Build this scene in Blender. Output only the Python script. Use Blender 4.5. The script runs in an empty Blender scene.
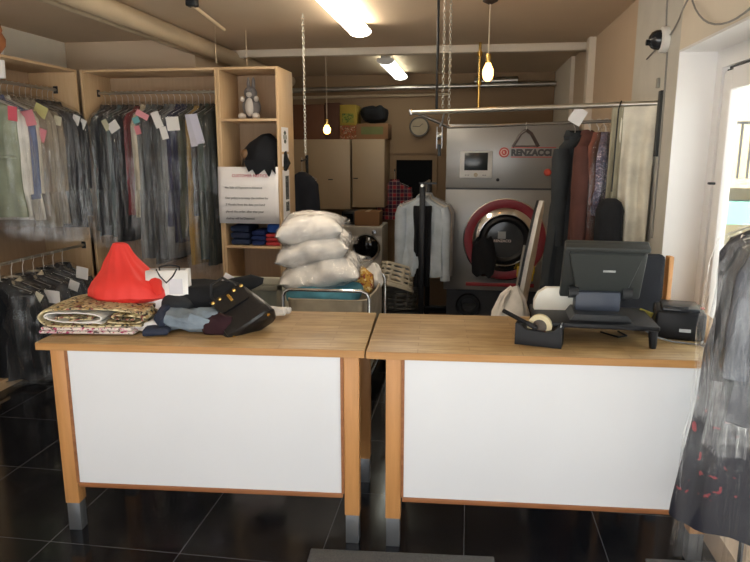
import bpy, bmesh, math, random
from mathutils import Vector, Matrix, noise
SC = bpy.context.scene
COL = SC.collection
PI = math.pi
sin, cos = math.sin, math.cos
def V(*a): return Vector(a)
def hx(h):
    h = h.lstrip('#'); o = []
    for i in (0, 2, 4):
        c = int(h[i:i+2], 16) / 255
        o.append(c / 12.92 if c <= .04045 else ((c + .055) / 1.055) ** 2.4)
    return (*o, 1)
# ------------------------------------------------------------------ mesh builder
class B:
    def __init__(s): s.bm = bmesh.new()
    def box(s, c, d, bev=0, rot=None, seg=2):
        m = Matrix.Translation(c)
        if rot is not None: m = m @ rot.to_4x4()
        r = bmesh.ops.create_cube(s.bm, size=1, matrix=m @ Matrix.Diagonal((*d, 1)))
        if bev:
            es = list({e for v in r['verts'] for e in v.link_edges})
            bmesh.ops.bevel(s.bm, geom=es, offset=bev, segments=seg, profile=.5, affect='EDGES')
        return s
    def loft(s, rings, c0=True, c1=True, closed=True):
        vs = [[s.bm.verts.new(p) for p in r] for r in rings]
        n = len(vs[0])
        for a, b in zip(vs, vs[1:]):
            for i in range(n if closed else n - 1):
                j = (i + 1) % n
                s.bm.faces.new((a[i], a[j], b[j], b[i]))
        if c0 and closed: s.bm.faces.new(vs[0][::-1])
        if c1 and closed: s.bm.faces.new(vs[-1])
        return s
    def tube(s, pts, r, n=8, closed=False, flat=1):
        pts = [Vector(p) for p in pts]; rings = []; m = len(pts)
        rr = r if isinstance(r, (list, tuple)) else [r] * m
        up = None
        for i, p in enumerate(pts):
            if closed: t = pts[(i + 1) % m] - pts[i - 1]
            else: t = pts[min(i + 1, m - 1)] - pts[max(i - 1, 0)]
            t.normalize()
            if up is None:
                up = t.orthogonal().normalized()
            up = (up - t * up.dot(t))
            up = up.normalized() if up.length > 1e-6 else t.orthogonal().normalized()
            w = t.cross(up)
            rings.append([p + up * rr[i] * cos(2*PI*k/n) + w * rr[i] * flat * sin(2*PI*k/n) for k in range(n)])
        if closed: rings.append(rings[0]); 
        return s.loft(rings, not closed, not closed)
    def cyl(s, a, b, r, r2=None, n=16):
        a, b = Vector(a), Vector(b); t = (b - a).normalized(); u = t.orthogonal().normalized(); w = t.cross(u)
        r2 = r if r2 is None else r2
        return s.loft([[p + (u*cos(2*PI*k/n) + w*sin(2*PI*k/n)) * q for k in range(n)] for p, q in ((a, r), (b, r2))])
    def lathe(s, prof, n=32, m=None, c0=True, c1=True):
        m = m or Matrix()
        return s.loft([[m @ V(max(r, 1e-4)*cos(2*PI*k/n), max(r, 1e-4)*sin(2*PI*k/n), z) for k in range(n)] for r, z in prof], c0, c1)
    def prism(s, poly, y0, y1):                       # polygon in x-z pushed along y
        a = [s.bm.verts.new((p[0], y0, p[1])) for p in poly]; b = [s.bm.verts.new((p[0], y1, p[1])) for p in poly]
        n = len(poly); s.bm.faces.new(a); s.bm.faces.new(b[::-1])
        for i in range(n): s.bm.faces.new((a[i], b[i], b[(i+1) % n], a[(i+1) % n]))
        return s
    def xf(s, m):
        bmesh.ops.transform(s.bm, matrix=m, verts=s.bm.verts[:]); return s
    def wob(s, amp, sc, seed=0, dirs=(1, 1, 1)):
        for v in s.bm.verts:
            n = noise.noise_vector(v.co * sc + V(seed*3.1, seed*1.7, seed*.9))
            v.co += V(n.x*dirs[0], n.y*dirs[1], n.z*dirs[2]) * amp
        return s
    def sub(s, n=1):
        bmesh.ops.subdivide_edges(s.bm, edges=s.bm.edges[:], cuts=n, use_grid_fill=True); return s
    def done(s, name, mat, parent=None, loc=None, label=None, ang=38):
        bm = s.bm
        bmesh.ops.recalc_face_normals(bm, faces=bm.faces[:])
        for f in bm.faces: f.smooth = True
        for e in bm.edges:
            if len(e.link_faces) == 2 and e.calc_face_angle(0) > math.radians(ang): e.smooth = False
        me = bpy.data.meshes.new(name); bm.to_mesh(me); bm.free()
        return put(name, me, mat, parent, loc, label)
def put(name, me, mat, parent=None, loc=None, label=None):
    o = bpy.data.objects.new(name, me); COL.objects.link(o)
    if mat: 
        if len(me.materials) == 0: me.materials.append(mat)
        else:
            o.material_slots[0].link = 'OBJECT'; o.material_slots[0].material = mat
    if parent is not None: o.parent = parent
    if loc is not None: o.location = loc
    if label: o['label'] = label
    return o
def tag(o, label, cat, group=None, kind=None):
    o['label'] = label; o['category'] = cat
    if group: o['group'] = group
    if kind: o['kind'] = kind
    return o
def T(name, label, cat, loc=(0, 0, 0), rz=0, group=None):
    o = bpy.data.objects.new(name, None); COL.objects.link(o); o.empty_display_size = .1
    o.location = loc; o.rotation_euler = (0, 0, rz)
    return tag(o, label, cat, group)
def S(name, b, mat, label=None):
    o = b.done(name, mat); o['kind'] = 'structure'
    if label: o['label'] = label
    return o
def copy_tree(o, parent=None):
    c = o.copy(); COL.objects.link(c)
    if parent is not None: c.parent = parent
    for ch in [x for x in bpy.data.objects if x.parent is o]: copy_tree(ch, c)
    return c
def words(name, txt, size, mat, parent, loc, rot=(PI/2, 0, 0), align='LEFT', sx=1, depth=.0008, bold=0, label=None):
    cu = bpy.data.curves.new('txt', 'FONT'); cu.body = txt; cu.size = size; cu.align_x = align; cu.extrude = depth; cu.offset = bold
    cu.resolution_u = 3; cu.space_line = 1.0
    t = bpy.data.objects.new('txt', cu); COL.objects.link(t)
    bpy.context.view_layer.update()
    me = bpy.data.meshes.new_from_object(t.evaluated_get(bpy.context.evaluated_depsgraph_get()))
    bpy.data.objects.remove(t); bpy.data.curves.remove(cu); me.materials.clear()
    o = put(name, me, mat, parent, loc, label); o.rotation_euler = rot; o.scale = (sx, 1, 1)
    return o
# ------------------------------------------------------------------ materials
def base(name):
    m = bpy.data.materials.new(name); m.use_nodes = True; nt = m.node_tree
    return m, nt, nt.nodes['Principled BSDF'], nt.nodes['Material Output']
def node(nt, t, **k):
    n = nt.nodes.new('ShaderNode' + t)
    for a, v in k.items():
        if a in n.inputs.keys() if hasattr(n.inputs, 'keys') else False: n.inputs[a].default_value = v
        else: setattr(n, a, v)
    return n
def coords(nt, scale=(1, 1, 1), rot=(0, 0, 0)):
    tc = node(nt, 'TexCoord'); mp = node(nt, 'Mapping'); mp.inputs['Scale'].default_value = scale; mp.inputs['Rotation'].default_value = rot
    nt.links.new(tc.outputs['Object'], mp.inputs['Vector']); return mp.outputs['Vector']
def ramp(nt, fac, stops):
    r = node(nt, 'ValToRGB'); e = r.color_ramp.elements
    while len(e) < len(stops): e.new(.5)
    for i, (p, c) in enumerate(stops): e[i].position = p; e[i].color = c if len(c) == 4 else (*c, 1)
    nt.links.new(fac, r.inputs['Fac']); return r.outputs['Color']
def bump(nt, h, p, strength=.3, dist=.01):
    b = node(nt, 'Bump'); b.inputs['Strength'].default_value = strength; b.inputs['Distance'].default_value = dist
    nt.links.new(h, b.inputs['Height']); nt.links.new(b.outputs['Normal'], p.inputs['Normal'])
def shade(c, k): return (min(c[0]*k, 1), min(c[1]*k, 1), min(c[2]*k, 1), 1)
_mc = {}
def plain(name, h, rough=.5, metal=0, var=.12, sc=6, bmp=0, bsc=40, stretch=(1, 1, 1), spec=.5):
    if name in _mc: return _mc[name]
    m, nt, p, o = base(name); c = hx(h)
    n = node(nt, 'TexNoise'); n.inputs['Scale'].default_value = sc; n.inputs['Detail'].default_value = 4
    nt.links.new(coords(nt, stretch), n.inputs['Vector'])
    nt.links.new(ramp(nt, n.outputs['Fac'], [(.3, shade(c, 1-var)), (.7, shade(c, 1+var))]), p.inputs['Base Color'])
    p.inputs['Roughness'].default_value = rough; p.inputs['Metallic'].default_value = metal; p.inputs['Specular IOR Level'].default_value = spec
    if bmp:
        k = node(nt, 'TexNoise'); k.inputs['Scale'].default_value = bsc; k.inputs['Detail'].default_value = 3
        nt.links.new(coords(nt, stretch), k.inputs['Vector']); bump(nt, k.outputs['Fac'], p, bmp)
    _mc[name] = m; return m
def wood(name, a, b, axis=0, rough=.45, sc=3, k=14):
    m, nt, p, o = base(name); s = [k]*3; s[axis] = 1
    n = node(nt, 'TexNoise'); n.inputs['Scale'].default_value = sc; n.inputs['Detail'].default_value = 6; n.inputs['Roughness'].default_value = .6
    nt.links.new(coords(nt, s), n.inputs['Vector'])
    nt.links.new(ramp(nt, n.outputs['Fac'], [(.3, hx(a)), (.7, hx(b))]), p.inputs['Base Color'])
    p.inputs['Roughness'].default_value = rough; bump(nt, n.outputs['Fac'], p, .08); return m
def block_top(name):
    m, nt, p, o = base(name)
    br = node(nt, 'TexBrick'); br.inputs['Scale'].default_value = 1; br.inputs['Mortar Size'].default_value = .0008
    br.inputs['Brick Width'].default_value = .42; br.inputs['Row Height'].default_value = .045
    br.inputs['Color1'].default_value = hx('#c9ae82'); br.inputs['Color2'].default_value = hx('#b69b6e'); br.inputs['Mortar'].default_value = hx('#8d6840')
    nt.links.new(coords(nt), br.inputs['Vector'])
    n = node(nt, 'TexNoise'); n.inputs['Scale'].default_value = 4; n.inputs['Detail'].default_value = 7; n.inputs['Roughness'].default_value = .65
    nt.links.new(coords(nt, (1.2, 9, 9)), n.inputs['Vector'])
    mx = node(nt, 'Mix', data_type='RGBA', blend_type='MULTIPLY'); mx.inputs[0].default_value = .8
    nt.links.new(br.outputs['Color'], mx.inputs[6]); nt.links.new(ramp(nt, n.outputs['Fac'], [(.25, hx('#b3a18c')), (.6, hx('#ffffff'))]), mx.inputs[7])
    n2 = node(nt, 'TexNoise'); n2.inputs['Scale'].default_value = 2.3; n2.inputs['Detail'].default_value = 5
    nt.links.new(coords(nt), n2.inputs['Vector'])
    mx2 = node(nt, 'Mix', data_type='RGBA', blend_type='MULTIPLY'); mx2.inputs[0].default_value = .8
    nt.links.new(mx.outputs[2], mx2.inputs[6]); nt.links.new(ramp(nt, n2.outputs['Fac'], [(.35, hx('#d6c7b0')), (.6, hx('#ffffff'))]), mx2.inputs[7])
    nt.links.new(mx2.outputs[2], p.inputs['Base Color']); p.inputs['Roughness'].default_value = .42; return m
def panel_white(name):
    m, nt, p, o = base(name)
    n = node(nt, 'TexNoise'); n.inputs['Scale'].default_value = 2.2; n.inputs['Detail'].default_value = 2
    nt.links.new(coords(nt, (1, 1, 1)), n.inputs['Vector'])
    v = node(nt, 'TexVoronoi'); v.inputs['Scale'].default_value = 5; nt.links.new(coords(nt, (1.6, 1, .7)), v.inputs['Vector'])
    sp = ramp(nt, v.outputs['Distance'], [(.018, hx('#6b6660')), (.03, hx('#ffffff'))])
    sc = ramp(nt, n.outputs['Fac'], [(.3, hx('#dddee1')), (.7, hx('#e1e2e5'))])
    mx = node(nt, 'Mix', data_type='RGBA', blend_type='MULTIPLY'); mx.inputs[0].default_value = .5
    nt.links.new(sc, mx.inputs[6]); nt.links.new(sp, mx.inputs[7]); nt.links.new(mx.outputs[2], p.inputs['Base Color'])
    p.inputs['Roughness'].default_value = .35; return m
def tiles(name):
    m, nt, p, o = base(name)
    br = node(nt, 'TexBrick'); br.offset = 0; br.inputs['Scale'].default_value = 1; br.inputs['Mortar Size'].default_value = .0019; br.inputs['Mortar Smooth'].default_value = .3
    br.inputs['Brick Width'].default_value = .602; br.inputs['Row Height'].default_value = .602
    br.inputs['Color1'].default_value = hx('#15161a'); br.inputs['Color2'].default_value = hx('#18191d'); br.inputs['Mortar'].default_value = hx('#5e5f62')
    tc = node(nt, 'TexCoord'); mp = node(nt, 'Mapping'); mp.inputs['Location'].default_value = (-.022+6.02, -2.31+6.02, 0)
    nt.links.new(tc.outputs['Object'], mp.inputs['Vector']); nt.links.new(mp.outputs['Vector'], br.inputs['Vector'])
    nt.links.new(br.outputs['Color'], p.inputs['Base Color'])
    n = node(nt, 'TexNoise'); n.inputs['Scale'].default_value = 5; n.inputs['Detail'].default_value = 6; nt.links.new(coords(nt), n.inputs['Vector'])
    nt.links.new(ramp(nt, n.outputs['Fac'], [(.3, (.07,)*3), (.75, (.2,)*3)]), p.inputs['Roughness']); p.inputs['Specular IOR Level'].default_value = .32
    return m
def schlick(nt, k, nrm=None):
    lw = node(nt, 'LayerWeight'); lw.inputs['Blend'].default_value = .5
    if nrm: nt.links.new(nrm, lw.inputs['Normal'])
    pw = node(nt, 'Math', operation='POWER'); pw.inputs[1].default_value = 5; nt.links.new(lw.outputs['Facing'], pw.inputs[0])
    ma = node(nt, 'Math', operation='MULTIPLY_ADD'); ma.inputs[1].default_value = .93*k; ma.inputs[2].default_value = .06*k; nt.links.new(pw.outputs[0], ma.inputs[0])
    return ma
def film(name, tint='#ffffff', milk=.012, sc=5, stretch=(4, 4, .35), strength=1.0, rough=.07, refl=.75):
    m, nt, p, o = base(name); nt.nodes.remove(p)
    n = node(nt, 'TexNoise'); n.inputs['Scale'].default_value = sc; n.inputs['Detail'].default_value = 4; n.inputs['Distortion'].default_value = .8
    nt.links.new(coords(nt, stretch), n.inputs['Vector'])
    b = node(nt, 'Bump'); b.inputs['Strength'].default_value = strength; b.inputs['Distance'].default_value = .03
    nt.links.new(n.outputs['Fac'], b.inputs['Height'])
    tr = node(nt, 'BsdfTransparent'); df = node(nt, 'BsdfDiffuse'); df.inputs['Color'].default_value = hx(tint)
    gl = node(nt, 'BsdfGlossy'); gl.inputs['Roughness'].default_value = rough
    nt.links.new(b.outputs['Normal'], gl.inputs['Normal'])
    m1 = node(nt, 'MixShader'); m1.inputs[0].default_value = milk
    nt.links.new(tr.outputs[0], m1.inputs[1]); nt.links.new(df.outputs[0], m1.inputs[2])
    ml = schlick(nt, refl, b.outputs['Normal'])
    m2 = node(nt, 'MixShader'); nt.links.new(ml.outputs[0], m2.inputs[0]); nt.links.new(m1.outputs[0], m2.inputs[1]); nt.links.new(gl.outputs[0], m2.inputs[2])
    nt.links.new(m2.outputs[0], o.inputs['Surface']); return m
def glow(name, h, k):
    m, nt, p, o = base(name); p.inputs['Base Color'].default_value = hx(h); p.inputs['Emission Color'].default_value = hx(h); p.inputs['Emission Strength'].default_value = k; return m
def spots(name, ground, cols, sc=14, rough=.85, thr=(.3, .42)):
    m, nt, p, o = base(name)
    cur = None
    for i, c in enumerate(cols):
        v = node(nt, 'TexVoronoi'); v.inputs['Scale'].default_value = sc*(1+.23*i)
        n = node(nt, 'TexNoise'); n.inputs['Scale'].default_value = sc*1.3; nt.links.new(coords(nt, rot=(i, i*.7, 0)), n.inputs['Vector'])
        mv = node(nt, 'Mix', data_type='RGBA', blend_type='LINEAR_LIGHT'); mv.inputs[0].default_value = .12
        nt.links.new(coords(nt, rot=(i*1.1, .4+i*.5, i)), mv.inputs[6]); nt.links.new(n.outputs['Color'], mv.inputs[7]); nt.links.new(mv.outputs[2], v.inputs['Vector'])
        f = ramp(nt, v.outputs['Distance'], [(thr[0], (1, 1, 1)), (thr[1], (0, 0, 0))])
        mx = node(nt, 'Mix', data_type='RGBA'); nt.links.new(f, mx.inputs[0])
        if cur is None: mx.inputs[6].default_value = hx(ground)
        else: nt.links.new(cur, mx.inputs[6])
        mx.inputs[7].default_value = hx(c); cur = mx.outputs[2]
    nt.links.new(cur, p.inputs['Base Color']); p.inputs['Roughness'].default_value = rough; return m
def plaid(name):
    m, nt, p, o = base(name); cur = None
    for i, (ax, sc, c) in enumerate((('X', 9, '#23253f'), ('Z', 9, '#1c2038'), ('X', 18, '#c9b7a8'), ('Z', 18, '#c9b7a8'))):
        w = node(nt, 'TexWave'); w.bands_direction = ax; w.inputs['Scale'].default_value = sc*.35 if i < 2 else sc*.35
        nt.links.new(coords(nt), w.inputs['Vector'])
        f = ramp(nt, w.outputs['Fac'], [(.5 if i < 2 else .93, (0, 0, 0)), (.6 if i < 2 else .97, (.75 if i < 2 else .35,)*3)])
        mx = node(nt, 'Mix', data_type='RGBA'); nt.links.new(f, mx.inputs[0])
        if cur is None: mx.inputs[6].default_value = hx('#a02a34')
        else: nt.links.new(cur, mx.inputs[6])
        mx.inputs[7].default_value = hx(c); cur = mx.outputs[2]
    nt.links.new(cur, p.inputs['Base Color']); p.inputs['Roughness'].default_value = .9; return m
def glass(name):
    m, nt, p, o = base(name); nt.nodes.remove(p)
    tr = node(nt, 'BsdfTransparent'); gl = node(nt, 'BsdfGlossy'); gl.inputs['Roughness'].default_value = .02; fr = schlick(nt, 1)
    tr.inputs['Color'].default_value = (.96, .98, .97, 1)
    mx = node(nt, 'MixShader'); nt.links.new(fr.outputs[0], mx.inputs[0]); nt.links.new(tr.outputs[0], mx.inputs[1]); nt.links.new(gl.outputs[0], mx.inputs[2])
    nt.links.new(mx.outputs[0], o.inputs['Surface']); return m
def cloth(h, rough=.85, name=None):
    return plain(name or 'cloth_'+h, h, rough, var=.15, sc=9, bmp=.15, bsc=160, spec=.3)
birch = wood('birch_veneer', '#bf9f78', '#caad88', 2, .5)
birch_h = wood('birch_veneer_flat', '#bf9f78', '#caad88', 0, .5)
birch_back = wood('birch_back', '#a3876a', '#ad9174', 2, .6)
beech = wood('honey_beech', '#b5804a', '#c79058', 2, .45)
beech_d = wood('brown_edge', '#8a5530', '#a06a40', 0, .5)
edge_w = wood('counter_edge', '#a8763f', '#b98a52', 0, .45)
ctop = block_top('worn_butcher_block')
pwhite = panel_white('scuffed_white_panel')
M_floor = tiles('black_gloss_tile')
M_ceil = plain('ceiling_paint', '#cfb99d', .8, var=.03, sc=2)
M_beige = plain('beige_paint', '#c6b096', .8, var=.03, sc=2)
M_brown = plain('brown_beige_paint', '#94795c', .8, var=.03, sc=2)
M_beige_l = plain('pale_beige_paint', '#d9cdbb', .8, var=.03, sc=2)
M_wallw = plain('white_plaster', '#e3d9c8', .75, var=.03, sc=4)
M_grey = plain('grey_plaster', '#c6c3ba', .8, var=.05, sc=6, bmp=.1, bsc=12)
M_pvc = plain('white_upvc', '#efedeb', .3, var=.01)
M_steel = plain('brushed_steel', '#a9acb0', .38, .85, var=.05, sc=3, stretch=(1, 1, 20))
M_steel_p = plain('painted_steel', '#8f8e8c', .35, .45, var=.04, sc=2)
M_chrome = plain('chrome', '#d5d6d8', .14, 1, var=.03)
M_galv = plain('galvanised_pipe', '#b9b5ab', .3, .9, var=.08, sc=20)
M_wire = plain('hanger_wire', '#c9c7c2', .35, .7, var=.03)
M_black = plain('black_plastic', '#121317', .45, var=.1, spec=.3)
M_dgrey = plain('dark_grey_plastic', '#2e3032', .45, var=.06, spec=.3)
M_blk_metal = plain('black_metal', '#131315', .4, .3, var=.1)
M_paper = plain('white_paper', '#e9e6e6', .7, var=.02)
M_ink = plain('black_ink', '#26262a', .8, var=.02)
M_pink_ink = plain('pink_ink', '#b8405a', .8, var=.02)
M_card = plain('cardboard', '#8a6544', .85, var=.08, sc=3)
M_cream_cab = plain('cream_laminate', '#b39c7d', .45, var=.02)
M_gold = plain('gold_metal', '#d9b468', .25, 1, var=.05)
M_film = film('clear_garment_film')
M_film_b = film('bright_clear_film', milk=.04, sc=7, strength=1.2, refl=.8)
M_white_cloth = cloth('#e6e2dc', name='white_cloth')
M_film_p = film('crinkled_pillow_bag', milk=.12, sc=16, stretch=(1, 1, 1), strength=1.0, rough=.12, refl=1.3)
SKY, TUBE, BULB, SUN, EXPO = 1.95, 14.0, 9.0, 20.0, 0.38
# ------------------------------------------------------------------ camera
H = 1.68
cd = bpy.data.cameras.new('camera'); cam = bpy.data.objects.new('camera', cd); COL.objects.link(cam)
cd.sensor_width = 36; cd.sensor_fit = 'HORIZONTAL'; cd.lens = 640/750*36; cd.clip_start = .05
pitch = math.atan(128/640); yaw = math.atan(95/math.hypot(640, 128))
cam.location = (0, 0, H); cam.rotation_euler = (PI/2-pitch, 0, yaw); SC.camera = cam
SC.view_settings.view_transform = 'Standard'; SC.view_settings.look = 'None'; SC.view_settings.gamma = 1
SC.view_settings.use_curve_mapping = False; SC.view_settings.exposure = EXPO
SC.cycles.transparent_max_bounces = 32; SC.cycles.max_bounces = 10
# ------------------------------------------------------------------ the room
CZ, XR, YB = 2.68, 1.07, 8.62
S('floor', B().box((-1.3, 3.8, -.05), (5.6, 9.9, .1)), M_floor)
S('ceiling', B().box((-1.3, 3.8, CZ+.05), (5.6, 9.9, .1)), M_ceil)
S('wall_left', B().box((-3.79, 2.45, CZ/2), (.1, 7.0, CZ)), M_wallw)
S('wall_alcove', B().box((-3.11, 5.81, CZ/2), (1.26, .1, CZ)), M_beige)
S('wall_inner', B().box((-2.53, 7.26, CZ/2), (.1, 2.8, CZ)), M_beige)
w2 = (-.965, -.485, 1.0, 1.59)
b = B(); x0, x1 = -2.58, XR+.1
b.box(((x0+w2[0])/2, YB+.05, CZ/2), (w2[0]-x0, .1, CZ)); b.box(((x1+w2[1])/2, YB+.05, CZ/2), (x1-w2[1], .1, CZ))
b.box(((w2[0]+w2[1])/2, YB+.05, (w2[3]+CZ)/2), (w2[1]-w2[0], .1, CZ-w2[3])); b.box(((w2[0]+w2[1])/2, YB+.05, w2[2]/2), (w2[1]-w2[0], .1, w2[2]))
S('wall_back', b, M_brown)
# dark window in the back wall
b = B()
for x in (w2[0]-.03, w2[1]+.03): b.box((x, YB-.02, (w2[2]+w2[3])/2), (.06, .05, w2[3]-w2[2]+.12))
b.box(((w2[0]+w2[1])/2, YB-.02, w2[3]+.03), (w2[1]-w2[0], .05, .06)); b.box(((w2[0]+w2[1])/2, YB-.02, w2[2]-.03), (w2[1]-w2[0], .05, .06))
wf = S('window_2', b, M_brown)
B().box(((w2[0]+w2[1])/2, YB+.02, (w2[2]+w2[3])/2), (w2[1]-w2[0], .01, w2[3]-w2[2])).done('pane', plain('dark_glass', '#0d0e10', .6, var=.02, spec=.1), wf)
S('trim_1', B().box((-.72, YB-.035, 1.69), (.82, .03, .03)), M_brown)
# right wall with the recessed window
YW, ZW0, ZW1, XG = 3.66, .12, 2.2, 1.24
b = B(); t = .3
b.box((XR+t/2, (YW+YB)/2, CZ/2), (t, YB-YW, CZ)); b.box((XR+t/2, -.75, CZ/2), (t, .3, CZ))
b.box((XR+t/2, (-.6+YW)/2, ZW0/2), (t, YW+.6, ZW0)); b.box((XR+t/2, (-.6+YW)/2, (ZW1+CZ)/2), (t, YW+.6, CZ-ZW1))
S('wall_right', b, M_beige)
b = B(); b.box((XR-.008, (YW+4.62)/2, CZ/2), (.016, 4.62-YW, CZ)); S('trim_2', b, M_grey)
b = B(); b.box((XR-.008, 1.38, (ZW1+CZ)/2), (.016, 4.56, CZ-ZW1)); S('trim_3', b, M_wallw)
b = B(); b.box(((XR+XG)/2-.004, YW-.006, (ZW0+ZW1)/2), (XG-XR+.024, .012, ZW1-ZW0)); b.box(((XR+XG)/2-.004, 1.53, ZW1-.006), (XG-XR+.024, 4.24, .012)); S('trim_4', b, M_pvc)
S('trim_5', B().box((XR-.03, 6.2, 1.34), (.06, .13, 2.68)), M_beige_l)
S('trim_6', B().box((XR-.02, 7.95, 1.34), (.04, 1.3, 2.68)), M_beige_l)
w1 = S('window_1', B().box(((XR+XG)/2+.0, 3.2, .85), (XG-XR-.01, .9, .03), .006), wood('window_sill', '#b08858', '#c29a68', 1), 'pale wooden window sill')
b = B(); fx = XG+.03
b.box((fx, YW-.045, (ZW0+ZW1)/2), (.06, .09, ZW1-ZW0)); b.box((fx, 1.49, ZW1-.05), (.06, 4.16, .1)); b.box((fx, 1.49, ZW0+.06), (.06, 4.16, .07)); b.done('window_frame', M_pvc, w1)
b = B(); b.box((fx+.01, YW-.096, (ZW0+ZW1)/2-.02), (.03, .014, ZW1-ZW0-.18)); b.box((fx+.01, 1.49, ZW1-.106), (.03, 4.1, .012)); b.done('gasket', M_black, w1)
b = B(); b.box((fx-.0, YW-.155, (ZW0+ZW1)/2-.01), (.05, .105, ZW1-ZW0-.22), .012); b.box((fx-.0, 1.42, ZW1-.165), (.046, 4.05, .1)); b.box((fx-.0, 1.42, ZW0+.13), (.046, 4.05, .09)); b.done('sash', M_pvc, w1)
B().box((fx+.012, 1.5, (ZW0+ZW1)/2), (.006, 4.2, ZW1-ZW0-.12)).done('pane', glass('window_glass'), w1)
B().box((XG-.035, YW-.2, 1.53), (.03, .03, .012), .003).done('catch', M_dgrey, w1)
# street front behind the camera: wide open shopfront
b = B(); yf = -.95
b.box((-3.3, yf, CZ/2), (1.0, .1, CZ)); b.box((1.11, yf, CZ/2), (.3, .1, CZ)); b.box((-.9, yf, (2.45+CZ)/2), (3.9, .1, CZ-2.45))
S('wall_front', b, M_wallw)
S('trim_7', B().box((-.7, 6.45, CZ-.035), (3.6, .1, .07), .008), M_beige_l)
# outside
S('ground', B().box((0, 5, -.3), (80, 80, .2)), plain('pavement', '#bcbbb8', .9))
Bd = T('building', 'cream building with balcony across the street, seen through the window', 'building', (6, 13.2, -.2))
cr = plain('cream_render', '#b5a47c', .9, var=.02)
B().box((2, 3, 4), (16, 6, 8)).done('facade', cr, Bd)
B().box((2, -.45, 1.35), (16, .9, .16)).done('balcony_slab', plain('slab', '#a08c6e', .9), Bd)
b = B()
for i in range(70): b.box((-5.6+i*.16, -.85, 1.9), (.035, .03, 1.0))
b.box((0, -.85, 2.4), (11.4, .05, .05)); b.done('railing', M_dgrey, Bd)
B().prism([(-5.5, 1.02), (7, 1.02), (7, .62), (-5.5, .62)], -.9, -.3).done('awning', plain('teal_awning', '#5f9c8d', .8), Bd)
for i in range(3): B().box((-3.5+i*3.4, -.03, 3.4), (1.1, .1, 1.6)).done('window', plain('window_dark', '#6d6a5e', .3), Bd)
# ------------------------------------------------------------------ light
W = bpy.data.worlds.new('sky'); SC.world = W; W.use_nodes = True
bg = W.node_tree.nodes['Background']; bg.inputs['Color'].default_value = (.96, .98, 1.0, 1); bg.inputs['Strength'].default_value = SKY
sl = bpy.data.lights.new('sun', 'SUN'); sl.energy = SUN; sl.angle = .01; sl.color = (1, .98, .95)
so = bpy.data.objects.new('sun', sl); COL.objects.link(so); so.location = (-3, -6, 9); so.rotation_euler = V(-.35, -.55, .95).to_track_quat('Z', 'Y').to_euler()
def portal(name, loc, rot, sx, sy):
    l = bpy.data.lights.new(name, 'AREA'); l.shape = 'RECTANGLE'; l.size = sx; l.size_y = sy; l.cycles.is_portal = True
    o = bpy.data.objects.new(name, l); COL.objects.link(o); o.location = loc; o.rotation_euler = rot
portal('shopfront_daylight', (-.9, yf-.06, 1.22), (PI/2, 0, 0), 3.75, 2.45)
portal('window_daylight', (XG+.1, 1.53, 1.53), (0, PI/2, 0), 1.34, 4.24)
M_tube = glow('fluorescent_diffuser', '#fff3df', TUBE); M_bulb = glow('bulb_glow', '#ffb45e', BULB)
def tube_lamp(x, y0, y1, label, M_tube):
    t = T('ceiling_light', label, 'ceiling light', (x, (y0+y1)/2, CZ), 0, 'fluorescent ceiling lights'); L = y1-y0
    B().box((0, 0, -.025), (.1, L-.02, .05), .008).done('housing', plain('lamp_housing', '#c9c4ba', .5), t)
    pf = [(.085*cos(a), -.062-.04*sin(a)) for a in [-.55+(PI+1.1)*k/14 for k in range(15)]]
    B().prism(pf, -L/2+.015, L/2-.015).done('diffuser', M_tube, t)
    for s in (-1, 1): B().prism([(p[0]*1.08, -.062+(p[1]+.062)*1.08) for p in pf], s*(L/2-.02), s*L/2).done('end_cap', plain('lamp_cap', '#d8d4cc', .5), t)
tube_lamp(-.885, 3.3, 5.28, 'long lit fluorescent ceiling light, the nearer and larger of the two', M_tube)
tube_lamp(-.89, 6.85, 8.35, 'short looking lit fluorescent ceiling light further back, beyond the pale ceiling strip', glow('fluorescent_diffuser_dim', '#f4f8ea', TUBE*.3))
def bulb(x, y, z, r, h, label):
    t = T('pendant_bulb', label, 'pendant lamp', (x, y, CZ), 0, 'bare hanging bulbs')
    B().lathe([(0, 0), (.05, 0), (.05, -.012), (.012, -.03), (0, -.03)], 20).done('ceiling_rose', plain('rose', '#3c3027', .6), t)
    B().cyl((0, 0, -.03), (0, 0, z+h-CZ+.04), .004, n=8).done('cord', plain('cord_beige', '#b7a68c', .7), t)
    B().lathe([(0, .045), (.017, .045), (.019, 0), (.017, -.012)], 16, Matrix.Translation((0, 0, z+h-CZ))).done('socket', M_gold, t)
    B().lathe([(.012, h), (.016, h*.85), (r, h*.35), (r*1.02, 0), (r*.8, -h*.3), (r*.4, -h*.45), (0, -h*.48)], 20, Matrix.Translation((0, 0, z-CZ))).done('bulb', M_bulb, t)
bulb(.105, 4.6, 2.2, .036, .09, 'long glowing warm bulb hanging above the garment rail')
bulb(-1.436, 6.5, 1.9, .036, .07, 'round glowing warm bulb hanging in front of the cardboard boxes')
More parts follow.
